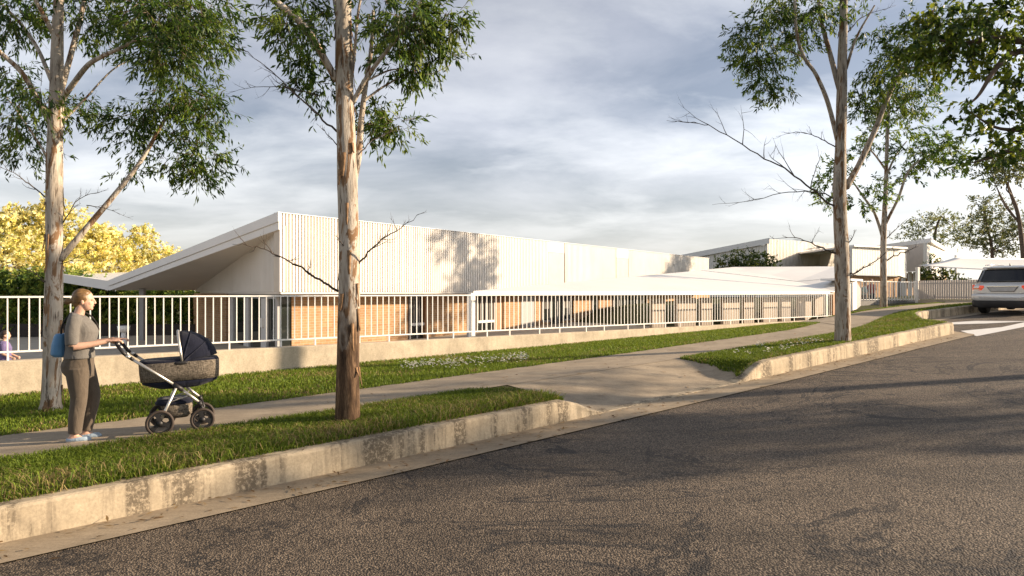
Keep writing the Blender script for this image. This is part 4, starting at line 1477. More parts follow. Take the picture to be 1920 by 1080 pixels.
# ------------------------------------------------------------------ grass
def blades(uv, hgt, wid, lean, dry, seed, base_pal):
    g = np.random.default_rng(seed)
    n = len(uv)
    u, v = uv[:, 0], uv[:, 1]
    z = np.array([zg(a, c) for a, c in uv])
    x = UX * u - UY * v; y = UY * u + UX * v
    a = g.uniform(0, 2 * np.pi, n)
    h = hgt * g.uniform(.45, 1.35, n)
    ln = lean * g.uniform(.1, 1.4, n) * h
    a2 = a + g.normal(0, .9, n)
    ca, sa = np.cos(a), np.sin(a)
    w = wid * g.uniform(.7, 1.3, n)
    lx, ly = np.cos(a2) * ln, np.sin(a2) * ln
    V = np.zeros((n, 5, 3))
    V[:, 0] = np.stack([x - ca * w, y - sa * w, z - .01], 1)
    V[:, 1] = np.stack([x + ca * w, y + sa * w, z - .01], 1)
    V[:, 2] = np.stack([x + ca * w * .8 + lx * .35, y + sa * w * .8 + ly * .35, z + h * .62], 1)
    V[:, 3] = np.stack([x - ca * w * .8 + lx * .35, y - sa * w * .8 + ly * .35, z + h * .62], 1)
    V[:, 4] = np.stack([x + lx, y + ly, z + h * (1 - .25 * np.minimum(1, lean))], 1)
    i = np.arange(n)[:, None] * 5
    f = np.concatenate([i + np.array([[0, 1, 2, 3]]), i + np.array([[3, 2, 4]])], 1).ravel()
    s = np.tile([4, 3], n)
    c = base_pal[g.integers(0, len(base_pal), n)] * g.uniform(.75, 1.25, (n, 1))
    dn = np.array([mnoise.noise(Vector((p * 1.1, q * 1.1, 3.3))) for p, q in uv])
    isd = g.uniform(0, 1, n) < np.clip(dry + dn * .45, 0, .9)
    c[isd] = np.array([.30, .23, .10]) * g.uniform(.6, 1.25, (isd.sum(), 1))
    return V.reshape(-1, 3), f, s, np.repeat(c, 5, 0)


PAL_GR = np.array([[.085, .138, .013], [.120, .175, .016], [.160, .210, .022], [.108, .148, .018]])


def scatter(n, u0, u1, vf0, vf1, seed, pw=1.0, mask=None):
    g = np.random.default_rng(seed)
    u = u0 + (u1 - u0) * g.uniform(0, 1, n) ** pw
    t_ = g.uniform(0, 1, n)
    a = np.array([vf0(x) for x in u]); c = np.array([vf1(x) for x in u])
    uv = np.stack([u, a + (c - a) * t_], 1)
    if mask is not None: uv = uv[[mask(*q) for q in uv]]
    return uv


def end_left(u, v):                              # rounded end of the near strip at the driveway
    lim = 6.42 - .9 * max(0, (v - 7.5) / 1.1) ** 2
    return u < lim + .10 * mnoise.noise(Vector((v * 5, 1, 0)))


def end_right(u, v):
    return u > 10.55 + .30 * (v - 7.0) / 1.6 + .1 * mnoise.noise(Vector((v * 5, 4, 0)))


kin = lambda u: v_k(u) + .15
edge = lambda u: v_p(u) + .05 * mnoise.noise(Vector((u * 3, 0, 0))) + .03
near = scatter(105000, -3.5, 6.45, kin, edge, 101, .95, end_left)
V1, f1, s1_, c1_ = blades(near, .075, .0040, .85, .09, 201, PAL_GR)
tag(np_mesh('verge_grass', V1, f1, s1_, c1_, M['grass']), 'rough short grass on the strip between kerb and path', kind='stuff')
g2 = scatter(60000, 10.5, 24.5, kin, edge, 102, 1.25, end_right)
V1, f1, s1_, c1_ = blades(g2, .070, .0055, .8, .06, 202, PAL_GR)
tag(np_mesh('verge_grass', V1, f1, s1_, c1_, M['grass']), 'short grass round the tall gum by the kerb build-out', kind='stuff')
e2_ = lambda u: v_p(u) + PW - .04 - .05 * mnoise.noise(Vector((u * 3, 7, 0)))


def no_entry(u, v):
    a = 19.6 + .75 * (v - 9.86)
    return not (a < u < a + 3.6)


g3 = scatter(190000, -5.5, 34, e2_, lambda u: 13.02, 103, 1.15, no_entry)
V1, f1, s1_, c1_ = blades(g3, .058, .0062, .8, .03, 203, PAL_GR * 1.12)
tag(np_mesh('lawn_grass', V1, f1, s1_, c1_, M['grass']), 'bright mown grass between the path and the low wall', kind='stuff')
g4 = scatter(9000, 24.5, 45, kin, edge, 104, 1.0)
V1, f1, s1_, c1_ = blades(g4, .09, .012, .8, .05, 204, PAL_GR)
tag(np_mesh('verge_grass', V1, f1, s1_, c1_, M['grass']), 'grass strip beside the parking bay', kind='stuff')


ge = scatter(5200, -3.5, 6.4, lambda u: v_k(u) + .16, lambda u: v_k(u) + .62, 105, .9, end_left)
V1, f1, s1_, c1_ = blades(ge, .15, 0.0038, 1.25, .30, 205, PAL_GR * 1.15)
tag(np_mesh('long_grass', V1, f1, s1_, c1_, M['grass']), 'longer straw tipped grass leaning over the near kerb', kind='stuff')
g = np.random.default_rng(77)
n = 900
lu = g.uniform(-3.4, 19, n); lv = np.where(g.uniform(0, 1, n) < .45, g.normal(6.55, .18, n), g.uniform(6.0, 12.5, n))
lp = np.array([W(a, c, (zr(a) + .022) if c < v_k(a) else (zr(a) + KH * (1 - drop(a)) + .02 if c < v_k(a) + .22 else zg(a, c) + .022)) for a, c in zip(lu, lv)])
q = g.uniform(0, 2 * np.pi, n)
v = leaf_geo(lp, np.stack([np.cos(q), np.sin(q), g.normal(0, .12, n)], 1), np.stack([g.normal(0, .2, n), g.normal(0, .2, n), np.ones(n)], 1), g.uniform(.05, .12, n), g.uniform(.014, .03, n))
f, s_ = leaf_faces(n)
tag(np_mesh('leaf_litter', v, f, s_, np.repeat(np.array([[.20, .12, .05], [.12, .075, .035], [.26, .18, .08]])[g.integers(0, 3, n)], 4, 0), M['grass']), 'fallen brown leaves along the gutter and verge', kind='stuff')
# white flowers
def ground_px(px, py):
    r = (px - 960) / F
    Y = 12.0
    for _ in range(40):
        u = Y * (UX * r + UY); v = Y * (UX - UY * r)
        Y = .5 * Y + .5 * (EYE - zg(u, v)) * F / (py - HZ)
    return Y * (UX * r + UY), Y * (UX - UY * r)


M['petal'] = leafmat('white_petal', .3, .6)


def flowers(name, label, spots, n, seed, size):
    g = np.random.default_rng(seed)
    pos = []
    for k in range(n):
        a = spots[g.integers(0, len(spots))]
        u, v = ground_px(a[0] + g.normal() * a[2], a[1] + g.normal() * a[3])
        z = zg(u, v) + g.uniform(.05, .15)
        c = W(u, v, z)
        for j in range(6):
            q = j * math.pi / 3 + g.uniform(0, .4)
            pos.append((np.array(c), np.array([math.cos(q), math.sin(q), .35 + g.normal() * .3])))
    m = len(pos)
    v = leaf_geo(np.array([p[0] for p in pos]), np.array([p[1] for p in pos]), np.tile([0, 0, 1.0], (m, 1)), np.full(m, size), np.full(m, size * .8))
    f, s = leaf_faces(m)
    tag(np_mesh(name, v, f, s, np.tile([.80, .78, .70], (m * 4, 1)) * g.uniform(.85, 1, (m * 4, 1)), M['petal']), label, kind='stuff')


flowers('white_flowers', 'dense patch of small white flowers in the lawn by the wall',
        [(770, 693, 10, 2), (800, 690, 10, 4), (830, 688, 14, 4), (860, 686, 16, 4), (890, 684, 18, 4), (925, 680, 16, 4), (955, 679, 12, 3), (978, 676, 7, 2)], 420, 5, .024)
flowers('white_flowers', 'scattered small white flowers in the grass left of the kerb gum',
        [(1378, 667, 4, 1.5), (1402, 667, 4, 1.5), (1425, 653, 5, 1.5), (1440, 664, 5, 1.5), (1470, 660, 5, 1), (1490, 650, 14, 2), (1510, 648, 12, 2), (1535, 645, 8, 1.5)], 110, 6, .026)

# ------------------------------------------------------------------ people
M['skin'] = plain('skin', (.56, .34, .24), .5, var=.06, scale=30, spec=.35)
t = NT('blond_hair')
a = t.ramp(t.noise(30, 5, .6, vec=t.map((.35, 2.2, 1.6))), [(.3, (.075, .040, .016)), (.7, (.27, .155, .06))])
t.col(a).set(.45, spec=.4); t.bump(t.noise(60, 4, .6, vec=t.map((.2, 2, 1.5))), .5, .004)
M['hair'] = t.mat


def cloth(name, c, weave=220, var=.15, rough=.9):
    t = NT(name)
    n = t.noise(weave, 2); m = t.noise(7, 4)
    a = t.mix(1, t.ramp(n, [(.3, tuple(x * (1 - var) for x in c)), (.7, tuple(x * (1 + var) for x in c))]), t.ramp(m, [(.3, .9), (.7, 1.08)]), 'MULTIPLY')
    t.col(a).set(rough, spec=.15)
    t.b.inputs['Sheen Weight'].default_value = .12
    h = t.math('ADD', t.noise(9, 3, .5, vec=t.map((1, 1, .55), (0, .4, 0)), dist=.8), t.math('MULTIPLY', n, .06))
    t.bump(h, .55, .03)
    return t.mat


M['shirt'] = cloth('grey_knit', (.145, .134, .120))
M['trouser'] = cloth('brown_trouser', (.105, .083, .062))
M['shoe'] = cloth('blue_shoe', (.30, .38, .46), rough=.6)
M['sole'] = plain('shoe_sole', (.5, .42, .33), .8)
M['bag'] = plain('blue_bag', (.085, .22, .40), .55, var=.1)
M['eye'] = plain('eye_dark', (.03, .02, .02), .2)
M['lip'] = plain('lips', (.42, .17, .14), .5)


def ring(c, rx, ry, n=20, tilt=0.0, p=2.3):
    out = []
    for k in range(n):
        q = 2 * math.pi * k / n
        cx, sx = math.cos(q), math.sin(q)
        x = rx * math.copysign(abs(cx) ** (2 / p), cx); y = ry * math.copysign(abs(sx) ** (2 / p), sx)
        out.append(Vector((c[0] + x, c[1] + y, c[2] + tilt * x)))
    return out


def body_loft(b, secs, n=20):
    b.loft([ring((x, y, z), rx, ry, n, tl) for (x, y, z, rx, ry, tl) in secs])


def person_root(loc, rz, label, group=None):
    return empty('person', loc, rz, label, 'person', group)


def head_mesh(b, hx, hz):
    b.ell((hx - .002, 0, hz + .03), (.096, .074, .098), 20, 14)          # skull
    b.ell((hx + .030, 0, hz - .035), (.066, .060, .075), 18, 12)         # face and jaw
    b.ell((hx + .068, 0, hz - .083), (.024, .028, .022), 12, 8)          # chin
    b.ell((hx + .084, 0, hz + .020), (.016, .045, .014), 12, 8)          # brow
    b.loft([ring((hx + .092, 0, hz + .020), .012, .007, 10), ring((hx + .104, 0, hz - .008), .014, .010, 10), ring((hx + .108, 0, hz - .026), .016, .015, 10), ring((hx + .098, 0, hz - .036), .010, .013, 10)])
    b.ell((hx + .086, 0, hz - .053), (.013, .024, .012), 12, 8)          # mouth
    for s in (-1, 1):
        b.ell((hx + .062, s * .034, hz - .026), (.024, .024, .026), 10, 8)    # cheeks
        b.ell((hx - .004, s * .076, hz - .012), (.017, .010, .030), 10, 8)    # ears


def hand_mesh(b, wrist, dirn, y, s, curl=1.0):
    """palm down hand reaching forward from the wrist, fingers hooked over a bar"""
    w = Vector(wrist)
    def o(x, yy, z): return w + Vector((x, yy, z))
    b.loft([ring2(o(-.02, 0, 0), .027, .021), ring2(o(.03, 0, .002), .036, .017), ring2(o(.075, .002 * s, .004), .041, .015), ring2(o(.095, .002 * s, .002), .039, .012)])
    for k, (dy, ln) in enumerate(((-.031, .90), (-.011, 1.0), (.010, .96), (.030, .78))):
        q = [o(.085, dy, .003), o(.085 + .032 * ln, dy, .006), o(.085 + .058 * ln, dy, -.008 * curl), o(.085 + .066 * ln, dy, -.030 * curl)]
        b.tube(q, [.0095, .0092, .0085, .007], 8)
    ts = -s
    b.tube([o(.02, .026 * -ts * -1, -.006), o(.052, .046 * ts * -1 * -1, -.020), o(.082, .044 * ts, -.036), o(.10, .034 * ts, -.044)], [.014, .012, .010, .008], 8)


def ring2(c, ry, rz, n=12):
    return [c + Vector((0, math.cos(2 * math.pi * k / n) * ry, math.sin(2 * math.pi * k / n) * rz)) for k in range(n)]


WV = 8.90
wu = u_at(150, WV)
wz = zp(wu) + .014
HD = R(24)
woman = person_root(W(wu, WV, wz), HD, 'woman in grey top and brown trousers pushing a pram along the path')
# body: head, neck, arms and feet as one skin
b = MB()
hx, hz = .035, 1.535
head_mesh(b, hx, hz)
b.loft([ring((-.025, 0, 1.30), .07, .10), ring((-.018, 0, 1.37), .058, .066), ring((.0, 0, 1.43), .050, .050), ring((.015, 0, 1.49), .050, .048)])
body_loft(b, [(-.01, 0, 1.0, .10, .13, 0), (0, 0, 1.15, .11, .14, 0), (-.01, 0, 1.28, .09, .145, 0), (-.015, 0, 1.36, .06, .11, 0)])
for s in (-1, 1):
    sh = Vector((-.03, s * .165, 1.325)); el = Vector((-.035 if s < 0 else -.01, s * .215, 1.045)); wr = Vector((.285 if s < 0 else .31, s * .165, 1.092))
    b.tube(spline([sh, sh.lerp(el, .5) + Vector((-.008, s * .01, 0)), el], 6), [float(x) for x in np.linspace(.050, .040, 13)], 14)
    m_ = el.lerp(wr, .35) + Vector((0, 0, -.006))
    b.tube(spline([el, m_, wr], 6), [float(x) for x in np.interp(np.linspace(0, 1, 13), [0, .3, 1], [.041, .041, .025])], 14)
    hand_mesh(b, wr, None, wr.y, s)
for (ax, ay) in ((-.035, -.085), (.045, .085)):
    b.tube([Vector((ax, ay, .30)), Vector((ax, ay, .12)), Vector((ax - .004, ay, .06))], [.045, .038, .036], 12)
    b.loft([ring((ax + .02, ay, .012), .10, .038, 16), ring((ax + .01, ay, .035), .085, .036, 16), ring((ax - .005, ay, .065), .045, .033, 16), ring((ax - .005, ay, .09), .036, .030, 16)])
b.tube([Vector((-.035, -.085, .28)), Vector((-.01, -.08, .6)), Vector((-.01, 0, .9)), Vector((-.01, 0, 1.05))], [.05, .07, .1, .1], 12)
b.tube([Vector((.045, .085, .28)), Vector((.06, .08, .6)), Vector((-.01, 0, .9))], [.05, .07, .1], 12)
remesh(fixn(b.build('body', M['skin'], woman)), .0052, 4, .5)
for s in (-1, 1):
    b = MB(); b.ell((hx + .082, s * .032, hz + .004), (.005, .008, .0045), 10, 6); b.build('eye', M['eye'], woman, True)
b = MB(); b.ell((hx + .096, 0, hz - .054), (.006, .018, .007), 10, 6); b.build('lips', M['lip'], woman, True)
# hair drawn back into a bun
b = MB()
b.ell((hx - .022, 0, hz + .045), (.094, .086, .095), 20, 14)
b.ell((hx + .012, 0, hz + .080), (.062, .074, .050), 16, 10)
b.ell((hx - .060, 0, hz + .0), (.055, .068, .075), 16, 10)
for s in (-1, 1): b.ell((hx - .015, s * .062, hz + .025), (.060, .020, .050), 12, 8)
b.ell((hx - .150, 0, hz - .005), (.038, .040, .036), 14, 10)
b.ell((hx - .115, 0, hz + .003), (.030, .030, .028), 12, 8)
remesh(fixn(b.build('hair', M['hair'], woman)), .006, 3, .5)
# top with elbow sleeves
b = MB()
body_loft(b, [(-.005, 0, .905, .150, .190, 0), (-.003, 0, .93, .147, .188, 0), (.0, 0, 1.0, .138, .172, 0), (.005, 0, 1.07, .142, .168, 0), (.018, 0, 1.15, .155, .172, 0), (.022, 0, 1.20, .158, .174, 0), (.012, 0, 1.26, .142, .178, 0), (-.008, 0, 1.32, .112, .176, .05), (-.02, 0, 1.36, .088, .140, .0), (-.022, 0, 1.395, .068, .085, -.30)], 24)
for s in (-1, 1):
    sh = Vector((-.03, s * .160, 1.325)); el = Vector((-.045 if s < 0 else -.01, s * .214, 1.06))
    b.tube(spline([sh + Vector((.01, -s * .04, .005)), sh, sh.lerp(el, .5) + Vector((-.01, s * .01, 0)), el], 5), [float(x) for x in np.interp(np.linspace(0, 1, 16), [0, .3, 1], [.07, .068, .063])], 16)
remesh(fixn(b.build('top', M['shirt'], woman)), .0075, 5, .5)
# trousers
b = MB()
body_loft(b, [(-.005, 0, .96, .128, .160, 0), (-.01, 0, .90, .142, .176, 0), (-.022, 0, .83, .158, .190, 0), (-.02, 0, .76, .150, .190, 0), (-.005, 0, .71, .125, .18, 0)], 24)
b.tube(spline([Vector((-.015, -.09, .80)), Vector((-.005, -.09, .62)), Vector((.002, -.088, .46)), Vector((-.022, -.086, .27)), Vector((-.036, -.085, .085))], 6), [float(x) for x in np.interp(np.linspace(0, 1, 25), [0, .25, .5, .75, 1], [.118, .100, .082, .076, .066])], 18)
b.tube(spline([Vector((.02, .09, .80)), Vector((.07, .09, .62)), Vector((.105, .088, .46)), Vector((.075, .086, .27)), Vector((.042, .085, .085))], 6), [float(x) for x in np.interp(np.linspace(0, 1, 25), [0, .25, .5, .75, 1], [.112, .096, .082, .074, .064])], 18)
remesh(fixn(b.build('trousers', M['trouser'], woman)), .0085, 4, .5)
for (ax, ay) in ((-.035, -.085), (.045, .085)):
    b = MB()
    b.loft([ring((ax + .035, ay, .004), .120, .040, 18), ring((ax + .035, ay, .020), .122, .042, 18), ring((ax + .030, ay, .036), .112, .040, 18), ring((ax + .06, ay, .048), .070, .034, 18)])
    o = fixn(b.build('shoe', M['shoe'], woman, True))
    b = MB(); b.loft([ring((ax + .035, ay, -.006), .122, .042, 18), ring((ax + .035, ay, .004), .125, .044, 18)]); b.build('sole', M['sole'], o)

# shoulder bag
bag = empty('shoulder_bag', W(wu, WV, wz + .9), HD, 'blue shoulder bag hanging behind the woman in the grey top', 'bag')
b = MB()
b.loft([ring((-.185, .06, .02), .070, .11, 16), ring((-.20, .06, .05), .085, .13, 16), ring((-.195, .06, .16), .080, .135, 16), ring((-.185, .06, .25), .066, .13, 16), ring((-.18, .06, .275), .055, .12, 16)])
remesh(fixn(b.build('pouch', M['bag'], bag)), .008, 5)
b = MB(); b.tube(spline([Vector((-.18, .0, .26)), Vector((-.15, -.02, .40)), Vector((-.06, .11, .52)), Vector((.09, .12, .46)), Vector((.15, .15, .28)), Vector((-.10, .20, .22))], 8), .010, 8); b.build('strap', M['dark'], bag, True)


def small_person(loc, rz, h, label, shirt, pants, hair, arm=0.0):
    t = empty('person', loc, rz, label, 'person'); k = h / 1.65
    b = MB()
    head_mesh(b, .02, 1.535)
    b.loft([ring((-.02, 0, 1.30), .06, .09), ring((0, 0, 1.43), .05, .05), ring((.01, 0, 1.5), .05, .05)])
    body_loft(b, [(0, 0, .9, .10, .13, 0), (0, 0, 1.2, .11, .14, 0), (-.01, 0, 1.36, .06, .11, 0)])
    for s in (-1, 1):
        b.tube([Vector((-.01, s * .16, 1.32)), Vector((.02, s * .20, 1.06)), Vector((.12 + arm, s * .18, .86 + arm))], [.045, .038, .025], 10)
        b.ell((.15 + arm, s * .18, .83 + arm), (.045, .03, .05), 10, 8)
        b.tube([Vector((0, s * .08, .9)), Vector((.02, s * .085, .48)), Vector((0, s * .085, .06))], [.08, .055, .04], 10)
        b.ell((.04, s * .085, .03), (.12, .04, .035), 12, 6)
    o = remesh(fixn(b.build('body', M['skin'], t)), .012, 3); o.scale = (k, k, k)
    b = MB(); body_loft(b, [(0, 0, .88, .14, .18, 0), (0, 0, 1.05, .135, .165, 0), (.01, 0, 1.2, .145, .175, 0), (-.01, 0, 1.33, .11, .17, 0), (-.02, 0, 1.39, .07, .09, 0)])
    for s in (-1, 1): b.tube([Vector((-.01, s * .15, 1.32)), Vector((.02, s * .20, 1.08))], [.066, .06], 12)
    o = remesh(fixn(b.build('top', shirt, t)), .012, 3); o.scale = (k, k, k)
    b = MB(); body_loft(b, [(0, 0, .93, .13, .165, 0), (-.01, 0, .80, .14, .175, 0), (0, 0, .72, .12, .17, 0)])
    for s in (-1, 1): b.tube([Vector((0, s * .085, .78)), Vector((.02, s * .085, .48)), Vector((0, s * .085, .07))], [.10, .078, .062], 12)
    o = remesh(fixn(b.build('trousers', pants, t)), .012, 3); o.scale = (k, k, k)
    b = MB(); b.ell((.0, 0, 1.58), (.10, .086, .09), 14, 10); b.ell((-.05, 0, 1.52), (.06, .075, .09), 12, 8)
    o = remesh(fixn(b.build('hair', hair, t)), .012, 3); o.scale = (k, k, k)


M['hair_dark'] = plain('dark_hair', (.045, .028, .02), .6)
M['lilac'] = cloth('lilac_cloth', (.15, .12, .24)); M['red_cloth'] = cloth('red_cloth', (.45, .12, .10)); M['teal_cloth'] = cloth('teal_cloth', (.30, .48, .46)); M['navy_cloth'] = cloth('navy_cloth', (.02, .025, .05))
p = P(9, 600, 13.6)
small_person(Vector((p.x, p.y, zg(p.x * UX + p.y * UY, 14))), R(20), 1.26, 'child in lilac top behind the bar fence at the left edge', M['lilac'], M['navy_cloth'], M['hair_dark'], .1)
p = P(1634, 560, 36.5)
small_person(Vector((p.x, p.y, 1.05)), R(-120), 1.62, 'person in red top standing behind the short bar fence', M['red_cloth'], M['navy_cloth'], M['hair_dark'], .1)
p = P(1621, 560, 36.0)
small_person(Vector((p.x, p.y, 1.05)), R(-60), 1.45, 'person in pale teal top nearest the gate behind the short bar fence', M['teal_cloth'], M['navy_cloth'], M['hair'], .1)
# white pedestal seen between the bars
p = P(232, 625, 22)
ped = empty('white_pedestal', Vector((p.x, p.y, -.1)), 0, 'small white pedestal basin seen through the fence bars behind the pram handles', 'basin')
b = MB(); b.tube([Vector((0, 0, 0)), Vector((0, 0, .8))], [.10, .07], 14); b.build('stem', M['white'], ped, True)
b = MB(); b.loft([ring((0, 0, .78), .07, .07), ring((0, 0, .86), .17, .17), ring((0, 0, 1.0), .18, .18)]); b.build('bowl', M['white'], ped, True)

# ------------------------------------------------------------------ pram
ST = math.atan2(UY, UX)
pl = W(wu, WV) + Vector((math.cos(HD), math.sin(HD), 0)) * .808
su = pl.x * UX + pl.y * UY
pram = empty('pram', Vector((pl.x, pl.y, zp(su) + .008)), HD, 'pram with dark blue hood and woven grey carrycot on the path', 'pram')
pram.rotation_euler = (0, -math.atan(.04), HD)
M['alu'] = plain('brushed_aluminium', (.62, .585, .53), .38, .75, .05, 10)
M['black'] = plain('black_plastic', (.022, .020, .020), .5, var=.2)
M['tyre'] = plain('pram_tyre', (.050, .036, .028), .75, var=.2)
M['navy'] = cloth('navy_canvas', (.010, .012, .024), 300, .2)
t = NT('woven_tweed')
w1 = t.noise(1, 3, .7, vec=t.map((30, 30, 150))); w2 = t.noise(1, 3, .7, vec=t.map((150, 150, 22)))
a = t.ramp(t.math('ADD', t.math('MULTIPLY', w1, .5), t.math('MULTIPLY', w2, .5)), [(.40, (.05, .042, .034)), (.5, (.145, .12, .092)), (.6, (.29, .245, .19))])
t.col(a).set(.95, spec=.1); M['tweed'] = t.mat


def wheel(x, y, r, name='wheel'):
    b = MB(); b.torus((x, y, r), (0, 1, 0), r - .017, .017, 32, 8); w = b.build(name, M['tyre'], pram, True)
    b = MB(); b.torus((x, y, r), (0, 1, 0), r - .040, .011, 32, 6); b.build('rim', M['black'], w, True)
    for k in range(3):
        q = R(100 + 120 * k)
        d = Vector((math.cos(q), 0, math.sin(q))); n_ = Vector((-d.z, 0, d.x))
        c = Vector((x, y, r))
        b = MB()
        prof = [(.0, .040), (.35, .024), (.7, .022), (1.0, .040)]
        pts = [c + d * (r - .042) * a + n_ * h for a, h in prof] + [c + d * (r - .042) * a - n_ * h for a, h in reversed(prof)]
        b.prism([p + Vector((0, -.011, 0)) for p in pts], (0, .022, 0)); fixn(b.build('spoke', M['black'], w))
    b = MB(); b.tube([Vector((x, y - .025, r)), Vector((x, y + .025, r))], .030, 16); b.build('hub', M['black'], w, True)


TR = .275
for s in (-1, 1):
    wheel(0, s * TR, .147); wheel(.435, s * (TR - .05), .132)
    b = MB(); b.tube([Vector((-.27, s * .22, .90)), Vector((.19, s * .22, .535))], .0165, 12); b.build('frame_tube', M['alu'], pram, True)
    b = MB(); b.tube([Vector((-.385, s * .205, 1.045)), Vector((-.33, s * .22, .958)), Vector((-.30, s * .22, .925))], .019, 12); b.build('grip', M['black'], pram, True)
    b = MB(); b.tube([Vector((-.302, s * .22, .926)), Vector((-.268, s * .22, .899))], .0205, 12); b.build('clamp', M['alu'], pram, True)
    b = MB(); b.tube([Vector((-.268, s * .22, .899)), Vector((-.235, s * .22, .873))], .0195, 12); b.build('collar', M['black'], pram, True)
    b = MB(); b.tube([Vector((.15, s * .22, .565)), Vector((.245, s * .22, .49))], .026, 12); b.build('joint', M['black'], pram, True)
    b = MB(); b.tube([Vector((.24, s * .22, .495)), Vector((.415, s * .222, .325))], .0165, 12); b.build('front_tube', M['alu'], pram, True)
    b = MB(); b.tube([Vector((.175, s * .235, .52)), Vector((.055, s * .245, .27)), Vector((.0, s * .245, .150))], .0155, 12); b.build('rear_strut', M['alu'], pram, True)
    b = MB(); b.tube([Vector((.405, s * .222, .345)), Vector((.425, s * .222, .29))], .024, 12)
    b.tube([Vector((.425, s * .222, .30)), Vector((.45, s * (TR - .085), .22)), Vector((.438, s * (TR - .085), .135))], .017, 10)
    b.build('fork', M['black'], pram, True)
b = MB(); b.tube(spline([Vector((-.385, -.205, 1.045)), Vector((-.398, -.17, 1.068)), Vector((-.40, 0, 1.070)), Vector((-.398, .17, 1.068)), Vector((-.385, .205, 1.045))], 6), .0165, 12); b.build('handlebar', M['black'], pram, True)
b = MB(); b.tube([Vector((0, -TR, .147)), Vector((0, TR, .147))], .011, 10); b.tube([Vector((.15, -.225, .50)), Vector((.15, .225, .50))], .012, 10); b.build('axle', M['black'], pram, True)


def rr(x0, x1, hw, z, n=32, p=3.6, zc=0.0, taper=0.0):
    out = []
    cx, rx = (x0 + x1) / 2, (x1 - x0) / 2
    for k in range(n):
        q = 2 * math.pi * k / n
        a, c_ = math.cos(q), math.sin(q)
        x = rx * math.copysign(abs(a) ** (2 / p), a); y = hw * math.copysign(abs(c_) ** (2 / p), c_)
        out.append(Vector((cx + x, y, z + zc * (x / rx) ** 2 + taper * x)))
    return out


cot = MB(); cot.loft([rr(-.190, .625, .215, .815), rr(-.196, .632, .222, .80), rr(-.194, .630, .222, .70), rr(-.185, .622, .216, .60, zc=.0)], cap=False)
cotb = cot.build('carrycot', M['tweed'], pram, True); cotb.modifiers.new('thick', 'SOLIDIFY').thickness = .008
b = MB(); b.loft([rr(-.187, .624, .218, .608), rr(-.17, .612, .208, .56, zc=.01), rr(-.11, .55, .18, .515, zc=.03), rr(.0, .42, .13, .505)]); b.build('base_skirt', M['navy'], cotb, True)
b = MB(); b.loft([rr(-.198, .634, .224, .803), rr(-.200, .636, .226, .815), rr(-.194, .62, .215, .835), rr(-.15, .40, .16, .848), rr(-.05, .3, .1, .85)]); fixn(b.build('apron', M['navy'], cotb, True))
# hood: fan of arches
rows = []
for k in range(9):
    a = R(8 + 88 * k / 8)
    rows_c = []
    for j in range(17):
        q = math.pi * j / 16
        rad = .375 - .02 * math.sin(a)
        y = .224 * math.cos(q); up_ = math.sin(q) ** .75
        x = .255 + math.cos(a) * rad * up_ + (.05 * (1 - up_)) * 0
        z = .815 + math.sin(a) * (rad - .015) * up_
        rows_c.append(Vector((x, y, z)))
    rows.append(rows_c)
b = MB(); b.loft(rows, cap=False, closed=False)
hood = fixn(b.build('hood', M['navy'], pram, True)); hood.modifiers.new('thick', 'SOLIDIFY').thickness = .010
b = MB(); b.tube([p + Vector((-.004, 0, .004)) for p in rows[-1]], .0145, 10); b.build('hood_hoop', M['alu'], hood, True)
for k in (3, 6):
    b = MB(); b.tube([p * 1.0 + (p - Vector((.255, 0, .815))).normalized() * .004 for p in rows[k]], .006, 6); b.build('hood_rib', M['navy'], hood, True)
for s in (-1, 1):
    b = MB(); b.ell((.24, s * .226, .80), (.075, .014, .022), 14, 8); b.build('hood_pivot', M['black'], hood, True)
b = MB(); b.loft([rr(-.02, .33, .17, .335), rr(.0, .34, .185, .30), rr(.05, .33, .17, .20), rr(.08, .29, .14, .165)]); bk = b.build('basket', M['tweed'], pram, True)
b = MB(); b.loft([rr(-.05, .34, .185, .325), rr(-.055, .345, .19, .345), rr(-.03, .33, .17, .385), rr(.05, .25, .1, .395)]); fixn(b.build('basket_lid', M['navy'], bk, True))
for s in (-1, 1):
    b = MB(); b.tube([Vector((.10, s * .19, .36)), Vector((.24, s * .20, .40)), Vector((.30, s * .215, .42))], .008, 8); b.build('strap', M['alu'], bk, True)

# ------------------------------------------------------------------ parked car
CU = 28.2
CV = 8.08
car = empty('parked_suv', W(CU, CV, zr(CU) + .01), ST, 'silver large estate car parked in the bay at the right edge', 'car')
car.rotation_euler = (0, -math.atan(.03), ST)
t = NT('silver_paint'); t.col((.62, .615, .60)).set(.30, .25, .5)
t.b.inputs['Coat Weight'].default_value = .6; t.b.inputs['Coat Roughness'].default_value = .06
M['paintcar'] = t.mat
M['carglass'] = NT('tinted_glass').col((.008, .009, .012)).set(.04, spec=.6).mat
M['bumper'] = plain('dark_bumper', (.018, .017, .017), .55)
M['chrome'] = plain('chrome_trim', (.6, .6, .6), .18, 1, .03)
t = NT('tail_lamp'); t.col((.42, .025, .012)).set(.15, spec=.6); t.b.inputs['Emission Color'].default_value = (1, .10, .03, 1); t.b.inputs['Emission Strength'].default_value = .22; M['tail'] = t.mat
M['amber'] = NT('amber_lamp').col((.75, .22, .06)).set(.15, spec=.6).mat
M['rubber'] = plain('car_tyre', (.018, .017, .016), .8)
M['plate'] = plain('plate_surround', (.46, .45, .44), .4)


def sect(x, hw, z0, z1, tum=.0, n=9):
    """closed section in the y-z plane at x, shoulders rolled in"""
    h = z1 - z0
    pr = [(.72, 0), (.93, .04), (.985, .20), (1.0, .45), (1.0, .70), (.985, .86), (.94, .96), (.80, 1.0)]
    pts = [Vector((x, hw * a, z0 + h * c_)) for a, c_ in pr]
    return pts + [Vector((p.x, -p.y, p.z)) for p in reversed(pts)]


